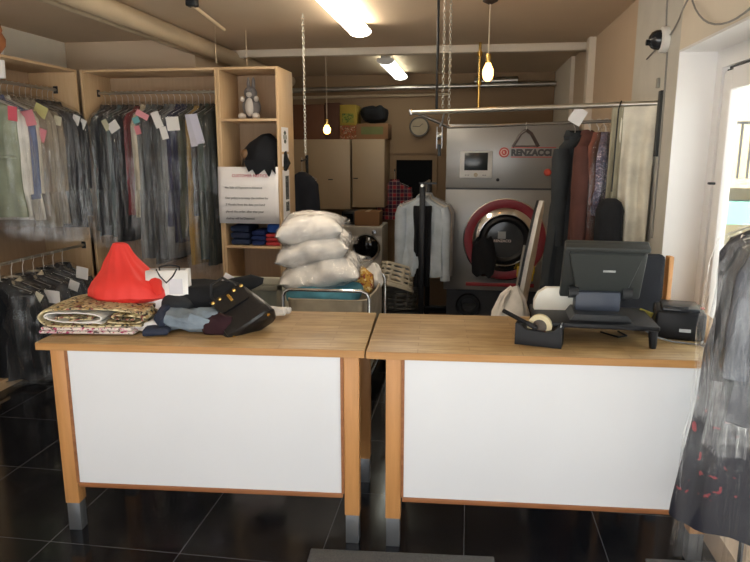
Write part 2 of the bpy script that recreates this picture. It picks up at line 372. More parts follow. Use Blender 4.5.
# pipes under the ceiling
P_ = plain('painted_pipe', '#bda98c', .5, var=.05)
tag(B().tube([(-2.42, YB-.16, 2.48), (XR-.03, YB-.16, 2.52)], .032, 12).done('pipe', M_galv), 'long thin pipe running across the top of the back wall', 'pipe')
tag(B().tube([(-2.42, YB-.021, 2.4), (-.3, YB-.021, 2.42)], .02, 10).done('pipe', P_), 'second thinner pipe just under the long one on the back wall', 'pipe')
tag(B().tube([(.03, YB-.16, 2.56), (.56, YB-.16, 2.57)], .045, 12).done('pipe', M_galv), 'short thick lagged pipe above the steel machine', 'pipe')
tag(B().tube([(-2.36, 3.2, 2.6), (-2.36, 8.5, 2.6)], .07, 14).done('pipe', P_), 'fat painted pipe running back along the ceiling above the clothes', 'pipe')
tag(B().tube([(-2.5, 3.2, 2.57), (-2.47, 8.5, 2.57)], .025, 10).done('pipe', P_), 'narrow pipe running back beneath the fat painted pipe', 'pipe')
t = T('drop_pipe', 'slim vertical brass pipe dropping from the pale ceiling strip', 'pipe', (.066, 6.3, CZ))
B().cyl((0, 0, 0), (0, 0, -.62), .013, n=10).done('pipe', M_gold, t)
for z in (-.1, -.36, -.6): B().lathe([(0, -.02), (.024, -.018), (.024, .018), (0, .02)], 12, Matrix.Translation((0, 0, z))).done('coupling', M_gold, t)
t = T('ceiling_rod', 'short pale tube on a black bracket under the ceiling', 'tube', (-1.83, 4.25, CZ))
B().box((0, 0, -.03), (.07, .07, .06), .01).done('bracket', M_black, t); B().tube([(0, 0, -.05), (-.05, .68, -.08)], .014, 10).done('tube', P_, t)
for x, y, z, l in ((-1.98, 5.0, 2.368, 'nearer'), (-1.87, 5.4, 2.368, 'farther')):
    tag(B().cyl((x, y, z), (x, y, CZ), .0028, n=6).done('hanging_wire', P_), f'thin straight wire from ceiling to top of the wardrobe, the {l} of two', 'wire')
# ------------------------------------------------------------------ wardrobes
PT = .02
def unit_panels(t, x0, x1, y0, y1, h, axis, shelves=(), rails=(), name='birch'):
    cx, cy = (x0+x1)/2, (y0+y1)/2
    if axis == 'x':                                   # opens towards -y
        for s in (x0+PT/2, x1-PT/2): B().box((s, cy, h/2), (PT, y1-y0, h), .0015).done('side_panel', birch, t)
        B().box((cx, y1-.006, h/2), (x1-x0-2*PT, .01, h)).done('back_panel', birch_back, t)
        w, d, ym = x1-x0-2*PT, y1-y0-.012, (y0+y1-.012)/2
        for z in shelves: B().box((cx, ym, z-PT/2), (w, d, PT), .0015).done('shelf', birch_h, t)
        B().box((cx, ym, h-PT/2), (w, d, PT), .0015).done('top_panel', birch_h, t); B().box((cx, ym, .07), (w, d, PT)).done('bottom_panel', birch_h, t)
        B().box((cx, y0+.03, .03), (w, .016, .06)).done('plinth', birch_h, t)
        for z in rails:
            B().tube([(x0+PT, cy, z), (x1-PT, cy, z)], .012, 12).done('clothes_rail', M_galv, t)
            for s in (x0+PT+.004, x1-PT-.004): B().box((s, cy, z), (.008, .04, .06), .003).done('rail_bracket', M_dgrey, t)
    else:                                             # opens towards +x
        for s in (y0+PT/2, y1-PT/2): B().box((cx, s, h/2), (x1-x0, PT, h), .0015).done('side_panel', birch, t)
        B().box((x0+.006, cy, h/2), (.01, y1-y0-2*PT, h)).done('back_panel', birch_back, t)
        w, d, xm = y1-y0-2*PT, x1-x0-.012, (x0+x1+.012)/2
        B().box((xm, cy, h-PT/2), (d, w, PT), .0015).done('top_panel', birch_h, t); B().box((xm, cy, .07), (d, w, PT)).done('bottom_panel', birch_h, t)
        B().box((x1-.03, cy, .03), (.016, w, .06)).done('plinth', birch_h, t)
        for z in rails:
            rx_ = cx+(.03 if z > 2 else .16)
            B().tube([(rx_, y0+PT, z), (rx_, y1-PT, z)], .012, 12).done('clothes_rail', M_galv, t)
            for s in (y0+PT+.004, y1-PT-.004): B().box((rx_, s, z), (.04, .008, .06), .003).done('rail_bracket', M_dgrey, t)
UH = 2.36
ta = T('wardrobe', 'open birch wardrobe against the left wall with two hanging rails', 'wardrobe', (-3.49, 4.5, 0), 0, 'birch wardrobes')
unit_panels(ta, -.22, .22, -.68, .665, UH, 'y', rails=(2.2, .84+.05))
tb = T('wardrobe', 'wide open birch wardrobe on the rear wall holding a long row of bagged clothes', 'wardrobe', (-2.65, 5.39, 0), 0, 'birch wardrobes')
unit_panels(tb, -.597, .597, -.22, .22, UH, 'x', rails=(2.19,))
tc_ = T('shelf_unit', 'narrow open birch shelf unit with soft toy and paper notice', 'shelf unit', (-1.795, 5.39, 0), 0)
unit_panels(tc_, -.255, .255, -.22, .22, UH, 'x', shelves=(1.955, 1.53, .905, .5))
# stickers on the end panel
def leaf_print(t, x, y, z, k):
    b = B()
    for i in range(6):
        a = i*PI/3; b.box((x, y+.022*k*cos(a), z+.03*k*sin(a)), (.0012, .022*k, .026*k), rot=Matrix.Rotation(a, 3, 'X'))
    b.done('printed_motif', plain('grey_green_print', '#4c554c', .8), t)
for z, h_, k, lab in ((1.79, .2, 1.3, 'white card with dark leaf motif, uppermost on shelf unit end panel'), (1.62, .1, .5, 'small blank looking white card between two printed cards'), (1.33, .42, 0, 'tall white card with dark grey photo strip, lowest on the end panel')):
    t = T('taped_card', lab, 'card', (-1.5395, 5.33, z), 0, 'cards taped to the shelf unit'); B().box((.0005, 0, 0), (.001, .2, h_)).done('card', M_paper, t)
    if k: leaf_print(t, .0016, 0, .02, k)
    else:
        b = B(); b.box((.0016, .03, .06), (.0012, .1, .2)); b.box((.0016, .03, -.1), (.0012, .1, .08)); b.done('printed_photo', spots('photo_print', '#2f3132', ['#a8aaa8', '#5f6260'], 30), t)
# the notice
t = T('paper_notice', 'white paper notice about payment in advance hung on the shelf unit', 'notice', (-1.815, 5.155, 1.1)); nw = .52
b = B(); n = 14
b.loft([[V(-nw/2+nw*i/n, dy - .012*sin(PI*i/n), z) for i in range(n+1)] for z, dy in ((0, 0), (.15, -.004), (.3, -.003), (.468, .008))], closed=False)
pn = b.done('sheet', M_paper, t); pn.modifiers.new('thick', 'SOLIDIFY').thickness = .001
for i, (tx, sz, z, x, m) in enumerate((('CUSTOMER NOTICE', .034, .385, -.13, M_pink_ink), ('No Sale nil Payment in Advance', .0255, .29, -.195, M_ink), ('Our policy is to keep the clothes for', .0255, .205, -.195, M_ink), ('3 Months from the date you hand', .0255, .15, -.195, M_ink), ('placed the order, after that your', .0255, .092, -.195, M_ink), ('clothes will be Disposed.', .0255, .035, -.195, M_ink))):
    words('printed_line', tx, sz, m, t, (x, -.019, z), sx=.98)
# things on the shelves
t = T('plush_toy', 'grey and white plush rabbit sitting on the upper shelf', 'soft toy', (-1.83, 5.36, 1.956))
g = plain('grey_plush', '#6d6867', .95, bmp=.5, bsc=90); w = plain('white_plush', '#bdb5ad', .95, bmp=.5, bsc=90)
def ball(c, r, n=20): return B().lathe([(max(sin(PI*k/n), .001), -cos(PI*k/n)) for k in range(n+1)], 20, Matrix.Translation(c) @ Matrix.Diagonal((*r, 1)))
ball((0, 0, .1), (.075, .07, .1)).wob(.006, 14, 1).done('body', g, t); ball((0, -.045, .1), (.04, .035, .075)).done('belly', w, t)
ball((0, -.01, .215), (.055, .052, .055)).done('head', g, t); ball((0, -.052, .2), (.026, .022, .022)).done('muzzle', w, t)
for s in (-1, 1):
    ball((s*.022, .005, .285), (.016, .011, .06)).done('ear', g, t)
    ball((s*.06, -.07, .025), (.032, .05, .028)).done('foot', w, t); ball((s*.06, -.05, .165), (.02, .03, .024)).done('paw', w, t)
    ball((s*.02, -.053, .226), (.005, .004, .006), 8).done('eye', M_black, t)
bl = B()
bl.lathe([(0, 0), (.16, .0), (.19, .06), (.17, .16), (.12, .24), (.05, .285), (0, .29)], 28); bl.wob(.035, 9, 4); bl.xf(Matrix.Diagonal((1, .85, 1, 1)))
o = tag(bl.done('folded_cloth', cloth('#17191e'), None, (-1.705, 5.33, 1.532)), 'black cloth bundled on the shelf above the notice', 'cloth')
B().prism([(-.13, .09), (.13, .09), (.128, -.02), (.1, .02), (.075, -.045), (.04, .015), (-.03, -.03), (-.06, .02), (-.1, .0)], -.195, -.17).sub(2).wob(.008, 14, 3).done('hanging_corner', cloth('#17191e'), o)
t = T('ornament', 'small round brown ornament beside the black cloth bundle', 'ornament', (-1.86, 5.25, 1.532))
ball((0, 0, .14), (.04, .04, .042)).done('body', plain('brown_clay', '#7a5a3c', .6), t); B().lathe([(.025, 0), (.03, .01), (.018, .05), (.02, .1)], 16).done('stand', plain('brown_clay_dark', '#5f452d', .6), t)
for i, (x, w_, h_, c, l) in enumerate(((-1.92, .17, .17, '#26304a', 'navy folded cloth on the shelf below the notice, left'), (-1.76, .12, .13, '#1d2c5c', 'dark blue folded cloth on the shelf below the notice, middle'), (-1.63, .13, .1, '#a83438', 'red folded cloth at the right end of the shelf below the notice'))):
    b = B(); 
    for k in range(3): b.box((0, 0, h_/6+k*h_/3), (w_, .26, h_/3*.92), h_*.12)
    b.wob(.008, 12, i); tag(b.done('folded_cloth', cloth(c), None, (x, 5.33, .907)), l, 'cloth', 'cloths folded below the notice')
b = B(); b.box((0, 0, .04), (.14, .2, .07), .03); b.wob(.012, 14, 9); tag(b.done('folded_cloth', cloth('#2f56a8'), None, (-1.63, 5.33, 1.008)), 'bright blue folded cloth on top of the red one', 'cloth', 'cloths folded below the notice')
t = T('clay_pot', 'terracotta pot on top of the left wardrobe', 'pot', (-3.36, 4.3, UH))
tcm = plain('terracotta', '#a5683e', .75, var=.1)
B().lathe([(.0, 0), (.05, 0), (.095, .06), (.1, .11), (.07, .17), (.05, .19), (.06, .215), (.05, .215), (.04, .19), (0, .19)], 28).done('body', tcm, t)
for s in (-1, 1): B().tube([(s*.05, 0, .205), (s*.085, 0, .2), (s*.095, 0, .16), (s*.085, 0, .14)], .009, 8).done('handle', tcm, t)
b = B().lathe([(.0, 0), (.035, 0), (.04, .2), (.04, .23), (.037, .23), (.033, .01)], 18); b.wob(.006, 10, 3)
tag(b.done('paper_roll', M_paper, None, (-3.4, 4.42, 2.215)), 'white rolled paper standing over the left clothes rail', 'paper roll')
# ------------------------------------------------------------------ garments
def lerp(tab, z):
    for a, b in zip(tab, tab[1:]):
        if b[0] <= z <= a[0]:
            f = (z-a[0])/(b[0]-a[0]) if b[0] != a[0] else 0
            f = f*f*(3-2*f); return [p+(q-p)*f for p, q in zip(a, b)]
    return list(tab[-1])
def shell(tab, n, m, seed, amp, kf, power=.8, mod=None):
    b = B(); z0, z1 = tab[0][0], tab[-1][0]; rings = []; ph = seed*1.37
    zs = sorted({round(z0+(z1-z0)*i/m, 4) for i in range(m+1)} | {t[0] for t in tab}, reverse=True)
    for z in zs:
        _, a, t_ = lerp(tab, z); f = (z0-z)/(z0-z1); r = []
        for k in range(n):
            A = 2*PI*k/n; c, s = cos(A), sin(A)
            x = a*math.copysign(abs(c)**power, c); y = t_*math.copysign(abs(s)**power, s)
            w = amp*min(1, f*2.5)*(sin(kf*A+ph+2.2*f+1.5*noise.noise(V(f*3, seed, k*.05))) + .7*sin((kf*1.7)*A+ph*2-3*f))
            x += w*.35*c + a*.05*noise.noise(V(f*4, seed*2.1, 1)); y += w*(s if abs(s) > .3 else math.copysign(.3, s)) + .02*f*noise.noise(V(f*3, 5, seed))
            r.append(V(x, y, z + (.012*noise.noise(V(c*2, s*2, seed)) if z < z1+.02 else 0)))
        rings.append(r)
    return b, rings
def wire_hanger(t, W, mat, wooden=False):
    b = B(); r = .0022 if not wooden else .004
    pts = [(0, -.016, -.008)] + [(0, -.016*cos(a), .016*sin(a)+.0) for a in [PI*k/8 for k in range(9)]] + [(0, .012, -.02), (0, 0, -.035), (0, 0, -.11)]
    b.tube(pts, r, 6)
    if wooden: b.tube([(-W/2, 0, -.19), (-W/4, 0, -.135), (0, 0, -.105), (W/4, 0, -.135), (W/2, 0, -.19)], [.012, .014, .016, .014, .012], 8, flat=.6); b.cyl((-W/2+.02, 0, -.18), (W/2-.02, 0, -.18), .005, n=8)
    else: b.tube([(0, 0, -.11), (-W/2, 0, -.19), (-W/2+.01, 0, -.2), (W/2-.01, 0, -.2), (W/2, 0, -.19), (0, 0, -.11)], r, 6)
    return b.done('hanger', mat, t)
def garment(name, label, cat, loc, rz, mat, L=.95, W=.42, th=.035, kind='jacket', seed=0, bag=M_film, cover=None, tags=(), group=None, hmat=None, wooden=False, flare=1.0, sleeve=.62, collar=None, low=0):
    t = T(name, label, cat, loc, rz, group)
    wire_hanger(t, W*.9, hmat or M_wire, wooden)
    a = W/2
    if kind == 'trousers': tab = [(-.19, a*.85, .02), (-.22, a*.86, th*.7), (-.5, a*.8, th), (-L, a*.72, th)]
    else: tab = [(-.115, .05, min(th, .045)), (-.135, .075, th*.9), (-.16, a*.5, th*.95), (-.2, a*.84, th), (-.25, a*.98, th*1.05), (-.45, a*.96, th*1.15), (-.62, a*.92*(1+flare)/2, th*1.1), (-L, a*flare, th*1.25)]
    b, r = shell(tab, 44, 24, seed, max(th*.3, .011), 6); b.loft(r, True, True)
    main = b.done('trousers_body' if kind == 'trousers' else kind+'_body', mat, t)
    if kind in ('jacket', 'shirt', 'coat'):
        for s in (-1, 1):
            st = [(s*a*.8, 0, -.215), (s*(a-.025), -.005, -.28), (s*(a-.02), -.012, -.45), (s*(a-.012), -.02, -.2-sleeve)]
            st = [V(*p) + V(0, -.01*noise.noise(V(i, seed, s)), 0) for i, p in enumerate(st)]
            b = B(); b.tube(st, [th*.9, .062 if th > .05 else .052, .056, .045], 14, flat=min(1, th/.055)); b.wob(.006, 12, seed+s); b.done('sleeve', mat, t)
        c = B(); n = 24; ring = lambda z, k, e: [V((.06+e)*k*cos(2*PI*i/n), (.05+e*.7)*k*min(1, th/.05)*sin(2*PI*i/n), z - .03*max(0, -sin(2*PI*i/n))) for i in range(n)]
        c.loft([ring(-.13, 1.0, .012), ring(-.1, .95, .004), ring(-.098, .88, 0), ring(-.13, .95, 0)], False, False); c.done('collar', collar or mat, t)
        if kind == 'shirt': B().box((0, -th*1.28, -.2-(L-.2)/2), (.03, .006, L-.26), .002).done('button_placket', collar or mat, t)
        else:
            for s in (-1, 1): B().prism([(s*.02, -.14), (s*.085, -.2), (s*.06, -.28), (s*.008, -.42)], -th*1.32, -th*1.2).done('lapel', mat, t)
    if kind == 'dress':
        B().tube([(a*.9*cos(q), th*1.3*sin(q), -.55) for q in [2*PI*k/24 for k in range(24)]], .012, 6, closed=True).done('waistband', collar or mat, t)
    if bag:
        Lc = cover or L+.12; e = .045 if kind in ('jacket', 'shirt', 'coat') else .028
        tab = [(-.07, .02, .02), (-.11, .09, th+.01), (-.16, a*.72, th+.022), (-.205, a+.012, th+.026), (-.3, a+e, th+.03), (-.6, a+e*1.3, th+.034), (-Lc*.85, a*min(max(flare, 1), 1.1)+e*1.2, th+.034), (-Lc, a*min(max(flare, 1), 1.1)+e*1.4, th+.026)]
        b, r = shell(tab, 40, 26, seed+50, .02, 7, .75); b.loft(r, False, False); b.wob(.012, 9, seed).done('plastic_cover', bag, t)
    for (tx, ty, tz, w_, h_, c, tl) in tags:
        o = B().box((0, 0, -h_/2), (w_, .0012, h_)).done('paper_tag', plain('tag_'+c, c, .75, var=.03), t, (tx, ty, tz)); o.rotation_euler = (.12, tl, .25*tl-rz)
    return t
K = {}
def cl(c):
    if c not in K: K[c] = cloth(c, .9)
    return K[c]
random.seed(7)
WT, PK, YL = '#e4e0dc', '#d98a94', '#cfc98a'
# --- upper rail of the left wardrobe, near to far
GA = 'bagged clothes on the upper rail of the left wardrobe'
pos = 'upper rail of the left wardrobe'
rows = [('#8f9682', 'pale green bagged dress', .98, 'dress', [(.285, -.09, -.2, .07, .1, '#d9606f', .15)]),
        ('#d8d5cf', 'off-white bagged shirt', .98, 'shirt', []),
        ('#5c6a92', 'slate blue bagged shirt with large pink ticket', .86, 'shirt', [(.27, -.1, -.22, .115, .11, PK, -.15)]),
        ('#cfc8ba', 'cream bagged shirt', 1.02, 'shirt', []),
        ('#86796b', 'taupe bagged jacket with a pink ticket', 1.0, 'jacket', [(.285, -.08, -.34, .08, .1, PK, .4)]),
        ('#958a78', 'fawn bagged coat with yellow paper at the shoulder', 1.06, 'coat', [(.27, -.08, -.17, .1, .09, YL, .5)]),
        ('#a2988a', 'light stone bagged coat, palest of the long coats', 1.1, 'coat', []),
        ('#8c8172', 'greyish beige bagged coat with small cream ticket', 1.08, 'coat', [(.285, -.07, -.24, .06, .07, '#c9c2a8', .3)]),
        ('#35383c', 'charcoal bagged jacket next to the beige coats', 1.1, 'jacket', []),
        ('#2a2c31', 'black bagged jacket behind the charcoal one', 1.12, 'jacket', []),
        ('#3b3d42', 'dark grey bagged jacket in the darker far half', 1.08, 'jacket', []),
        ('#1f2125', 'black bagged coat with a white ticket', 1.14, 'coat', [(.285, -.06, -.22, .06, .08, WT, .4)]),
        ('#2b2d30', 'dark bagged jacket nearest the corner', 1.05, 'jacket', [(.285, -.06, -.25, .05, .08, WT, .5)])]
ya = 4.28
for i, (c, d, L, k, tg) in enumerate(rows):
    garment('bagged_garment', f'{d}, left wardrobe upper rail', 'garment', (-3.46, ya+i*.068, 2.2), random.uniform(-.12, .1)+.1, cl(c), L, .5, .036, k, seed=i+1, tags=tg, group=GA, flare=1.02 if k != 'dress' else 1.05)
# --- lower rail
GL = 'bagged clothes on the lower rail of the left wardrobe'
low = [('#1b1c1f', 'black bagged jacket nearest the viewer', []), ('#26272b', 'black bagged jacket with yellowish collar', [(.27, -.08, -.2, .06, .08, '#cfcab4', .6)]),
       ('#1d1e22', 'black bagged jacket with large white ticket', [(.285, -.1, -.2, .12, .1, WT, .1)]), ('#2b2c30', 'dark bagged jacket with cream collar', []),
       ('#1a1b1e', 'black bagged jacket with a ticket at its shoulder', [(.27, -.08, -.19, .08, .08, WT, .4)]), ('#303136', 'charcoal bagged jacket', [(.27, -.06, -.1, .1, .1, WT, .2)]),
       ('#202125', 'black bagged jacket farthest back', [])]
for i, (c, d, tg) in enumerate(low):
    garment('bagged_garment', f'{d}, left wardrobe lower rail', 'garment', (-3.3, 4.06+i*.12, .89), random.uniform(-.1, .1)+.08, cl(c), .84, .48, .05, 'jacket', seed=30+i, tags=tg, group=GL, collar=cl('#b3a892') if i in (1, 3) else None, cover=.87, sleeve=.55)
# --- long row of the rear wardrobe, left to right
GB = 'bagged clothes on the rail of the rear wardrobe'
brow = [('#1c1d20', 'black bagged jacket at the corner end', 1.25, 'jacket', []),
        ('#2f3033', 'charcoal bagged coat, second from the corner', 1.3, 'coat', []),
        ('#3a3b3d', 'dark grey bagged jacket just left of the grey green one', 1.2, 'jacket', [(-.285, -.05, -.24, .05, .09, '#b9b598', -.4)]),
        ('#4f5b5c', 'grey green bagged coat', 1.3, 'coat', []),
        ('#232428', 'black bagged coat with a tilted white ticket', 1.35, 'coat', [(-.285, -.05, -.26, .1, .08, WT, -.5)]),
        ('#1d1d21', 'black bagged suit left of the dark red one', 1.3, 'jacket', []),
        ('#7a2b30', 'dark red bagged dress', 1.1, 'dress', []),
        ('#cbbfa6', 'cream bagged coat, palest in the row', 1.12, 'coat', []),
        ('#6f7170', 'mid grey bagged coat with pink and teal tickets', 1.5, 'coat', [(-.285, -.05, -.22, .06, .05, '#6aa3a6', -.3), (-.285, -.06, -.29, .05, .07, '#cf7f86', -.2)]),
        ('#55575a', 'grey bagged jacket with a pink ticket', 1.5, 'jacket', [(-.285, -.05, -.18, .11, .05, '#d78f98', .5)]),
        ('#1b1b1e', 'black glossy bagged gown', 1.55, 'dress', []),
        ('#5d5f61', 'grey bagged coat with a white ticket', 1.5, 'coat', [(-.285, -.05, -.18, .07, .13, WT, -.3)]),
        ('#777879', 'light grey bagged coat', 1.5, 'coat', [(-.285, -.05, -.3, .06, .1, WT, -.2)]),
        ('#2a2c4a', 'navy bagged jacket', 1.2, 'jacket', []),
        ('#25273f', 'deep navy bagged coat behind a square white ticket', 1.35, 'coat', [(-.285, -.06, -.22, .11, .11, WT, -.05)]),
        ('#47493f', 'olive grey bagged jacket', 1.3, 'jacket', []),
        ('#a98648', 'ochre bagged long dress', 1.55, 'dress', [(-.285, -.06, -.2, .06, .26, '#b9b6c2', -.1)]),
        ('#1c1d20', 'black bagged jacket beside the ochre dress', 1.1, 'jacket', [(-.285, -.06, -.2, .07, .24, '#c3c0ce', -.2)]),
        ('#3b463f', 'dark green bagged coat', 1.5, 'coat', []),
        ('#272c2a', 'greenish black bagged coat at the shelf unit end', 1.55, 'coat', [])]
for i, (c, d, L, k, tg) in enumerate(brow):
    x = -3.165+i*.0535
    garment('bagged_garment', f'{d}, rear wardrobe rail', 'garment', (x, 5.39, 2.19), PI/2-.12+random.uniform(-.12, .08), cl(c), L*.94, .46, .03, k, seed=60+i, tags=tg, group=GB, flare=1.05, cover=L*.94+.1)
# ------------------------------------------------------------------ counters
M_foot = plain('grey_metal_foot', '#77797c', .35, .6, var=.04)
def counter(label, loc, rz, W, D, legs, pan):
    t = T('counter', label, 'counter', (*loc, 0), rz, 'shop counters'); h = .89
    B().box((W/2, D/2, h-.017), (W, D, .034), .004).done('worktop', ctop, t)
    B().box((W/2, -.0015, h-.018), (W-.004, .005, .03)).done('front_edge', edge_w, t, label='brown worn front edge')
    for x0 in legs:
        for y in (.042, D-.06):
            l = B().box((x0+.0325, y, (.135+h-.034)/2), (.065, .06, h-.034-.135), .003).done('leg', beech, t)
            B().box((x0+.0325, y, .068), (.058, .053, .135), .002).done('foot', M_foot, l, label='grey metal foot')
    B().box(((pan[0]+pan[1])/2, .022, (.24+h-.036)/2), (pan[1]-pan[0], .018, h-.036-.24)).done('front_panel', pwhite, t)
    B().box(((pan[0]+pan[1])/2, .02, .23), (pan[1]-pan[0]+.01, .026, .02), .002).done('bottom_rail', beech_d, t)
    for x in (pan[0]-.006, pan[1]+.006): B().box((x, .018, (.24+h-.036)/2), (.012, .022, h-.036-.24)).done('panel_trim', beech_d, t)
    for y in (.05, D-.05): B().box((W/2, y+.02, h-.07), (W-.2, .02, .07)).done('apron', beech, t)
    for x in (legs[0]+.03, legs[1]+.035): B().box((x, D/2, h-.07), (.02, D-.16, .07)).done('side_apron', beech, t)
    return t
counter('left wooden counter with white front, piled with fabrics and bags', (-1.811, 2.386), math.radians(3.7), 1.411, .63, (.055, 1.32), (.132, 1.308))
counter('right wooden counter with white front, carrying the till and printer', (-.396, 2.468), math.radians(3.1), 1.41, .63, (.08, 1.34), (.157, 1.335))
CT = .891
# ------------------------------------------------------------------ left counter goods
fl_y = spots('yellow_floral', '#bdae88', ['#a98f5a', '#e1d4a8', '#7d6a45', '#8a4a44', '#26231f', '#2c2824'], 11, thr=(.22, .34))
fl_p = spots('pink_floral', '#d9cdc4', ['#9c2b55', '#d7a9b4', '#5a4a44'], 16, thr=(.26, .36))
M_lin = cloth('#dcd8d2', name='quilt_lining')
def strip(name, path, th, d, mat, par, seed, y0=0):
    pts = [V(p[0], 0, p[1]) for p in path]; 
    for _ in range(2):
        q = [pts[0]]
        for a, b in zip(pts, pts[1:]): q += [a*.75+b*.25, a*.25+b*.75]
        pts = q+[pts[-1]]
    b = B(); rings = []
    for i, p in enumerate(pts):
        tt = (pts[min(i+1, len(pts)-1)]-pts[max(i-1, 0)]).normalized(); nn = V(-tt.z, 0, tt.x); r = []
        m = 10
        for k in range(m+1): r.append(p+nn*th/2*(1 if 0 < k < m else .4)+V(0, y0-d/2+d*k/m, 0))
        for k in range(m, -1, -1): r.append(p-nn*th/2*(1 if 0 < k < m else .4)+V(0, y0-d/2+d*k/m, 0))
        rings.append(r)
    b.loft(rings); b.wob(.009, 7, seed); b.wob(.004, 25, seed)
    return b.done(name, mat, par, ang=70)
t = T('folded_bedspread', 'folded yellow and black floral bedspread with white lining', 'bedspread', (-1.64, 2.66, CT), .1)
b = B(); 
for k in range(2): b.box((0, 0, .014+k*.016), (.43-.02*k, .3, .015), .006)
b.wob(.004, 14, 3); b.xf(Matrix.Translation((0, 0, -.004)))
tag(b.done('folded_sheet', fl_p, None, (-1.665, 2.655, CT+.004)), 'thin white cloth with magenta flowers lying beneath the bedspread', 'cloth').rotation_euler = (0, 0, .1)
zq = .032
strip('outer_fold', [(.22, zq+.012), (-.1, zq+.01), (-.2, zq+.012), (-.245, zq+.045), (-.2, zq+.082), (-.05, zq+.09), (.1, zq+.088), (.23, zq+.07)], .018, .3, fl_y, t, 2)
strip('lining_fold', [(.05, zq+.026), (-.12, zq+.024), (-.19, zq+.03), (-.213, zq+.046), (-.19, zq+.064), (-.06, zq+.069), (.03, zq+.064), (.055, zq+.045), (.02, zq+.03), (-.03, zq+.028)], .012, .3, M_lin, t, 5)
strip('inner_fold', [(-.15, zq+.04), (-.17, zq+.047), (-.1, zq+.052), (-.0, zq+.047), (.02, zq+.04), (-.1, zq+.038)], .012, .29, fl_y, t, 6)
strip('side_fold', [(.07, zq+.03), (.2, zq+.028), (.24, zq+.045), (.2, zq+.06), (.08, zq+.065), (.12, zq+.045), (.19, zq+.044)], .014, .3, fl_y, t, 8)
# red bag
red = plain('red_fabric', '#d8322a', .6, var=.08, sc=5, bmp=.3, bsc=9)
t = T('red_bag', 'bright red cloth bag slumped on top of the floral bedspread', 'bag', (-1.565, 2.74, CT+.123))
prof = [(-.005, .155, .0), (.02, .19, .0), (.05, .182, -.0), (.08, .165, .005), (.11, .135, -.002), (.14, .105, -.012), (.18, .08, -.025), (.215, .056, -.03), (.24, .042, -.03), (.255, .034, -.03), (.26, .02, -.03)]
rings = []
for i, (z, a, cx) in enumerate(prof):
    f = z/.26; r = []
    for k in range(64):
        A = 2*PI*k/64; w = 1+.07*f*(sin(7*A+2*f)+.7*sin(12*A+1))+.02*sin(17*A+5*f)+.05*noise.noise(V(cos(A)*1.6, sin(A)*1.6, z*9))
        r.append(V(cx+a*w*cos(A)+(.035*max(0, cos(A))**3 if z < .11 else 0), a*.72*w*sin(A), z+(.02*noise.noise(V(cos(A)*2, sin(A)*2, 3)) if .03 < z < .2 else 0)))
    rings.append(r)
b = B(); b.loft(rings); b.wob(.008, 14, 2); b.done('bag_body', red, t)
b = B(); b.tube([(.12, -.02, .095), (.17, -.06, .075), (.2, -.1, .045)], [.04, .03, .012], 12, flat=.5); b.wob(.008, 16, 5); b.done('loose_corner', red, t)
# white paper carrier bag
t = T('paper_carrier_bag', 'white paper carrier bag with black cord handles', 'bag', (-1.365, 2.74, CT), .22)
mw = plain('bag_paper', '#e8e6e4', .55, var=.02)
b = B(); w, d, h = .19, .085, .262
out = [[V(-w/2, -d/2, 0), V(w/2, -d/2, 0), V(w/2, 0, 0), V(w/2, d/2, 0), V(-w/2, d/2, 0), V(-w/2, 0, 0)], [V(-w/2, -d/2, h*.5), V(w/2, -d/2, h*.5), V(w/2-.008, 0, h*.5), V(w/2, d/2, h*.5), V(-w/2, d/2, h*.5), V(-w/2+.008, 0, h*.5)], [V(-w/2, -d/2+.012, h), V(w/2, -d/2+.012, h), V(w/2-.022, 0, h), V(w/2, d/2-.012, h), V(-w/2, d/2-.012, h), V(-w/2+.022, 0, h)]]
b.loft(out, True, False); o = b.done('bag_body', mw, t, ang=15); o.modifiers.new('thick', 'SOLIDIFY').thickness = .0015
for s in (-1, 1):
    y = s*(d/2-.012-.004)
    B().tube([(-.045, y, h-.012), (-.046, y, h+.006), (-.03, y-s*.004+(-.012 if s < 0 else 0), h-.025 if s < 0 else h+.012), (.0, y+(-.016 if s < 0 else 0), h-.055 if s < 0 else h+.016), (.03, y+(-.012 if s < 0 else 0), h-.025 if s < 0 else h+.012), (.046, y, h+.006), (.045, y, h-.012)], .0035, 8).done('cord_handle', M_black, t)
B().box((.04, -d/2+.003, h*.72), (.06, .001, .07), rot=Matrix.Rotation(-.045, 3, 'X')).done('paper_slip', plain('slip', '#cfcdd2', .7, var=.02), t)
b = B().box((0, 0, .025), (.2, .12, .05), .02).sub(2).wob(.02, 14, 8)
tag(b.done('crumpled_paper_bag', mw, None, (-1.45, 2.63, CT+.004)), 'crumpled white paper lying between bedspread and jeans', 'paper bag').rotation_euler = (0, 0, .3)
# cloth heaps
def heap(name, label, cat, loc, rz, a, d, h, mat, seed, amp=.018, sc=11, group=None, prof=None, parent=None):
    b = B(); rings = []
    for z, k in (prof or ((0, .9), (.15, 1.02), (.4, 1.0), (.7, .84), (.9, .55), (1, .2))):
        r = []
        for i in range(56):
            A = 2*PI*i/56; c, s = cos(A), sin(A)
            f = k*(1+.1*noise.noise(V(c*1.5+seed, s*1.5, z*2))+.03*sin(9*A+6*z+seed))
            r.append(V(a/2*f*math.copysign(abs(c)**.7, c), d/2*f*math.copysign(abs(s)**.7, s), max(0, z*h*(1+.18*noise.noise(V(c*2, s*2, seed))))))
        rings.append(r)
    b.loft(rings)
    for v in b.bm.verts:
        n = noise.noise_vector(v.co*sc+V(seed, seed, seed)); q = v.co+n*amp; q.z = max(q.z, 0); v.co = q
    if parent: return b.done(name, mat, parent, loc)
    o = b.done(name, mat, None, loc); o.rotation_euler = (0, 0, rz); return tag(o, label, cat, group)
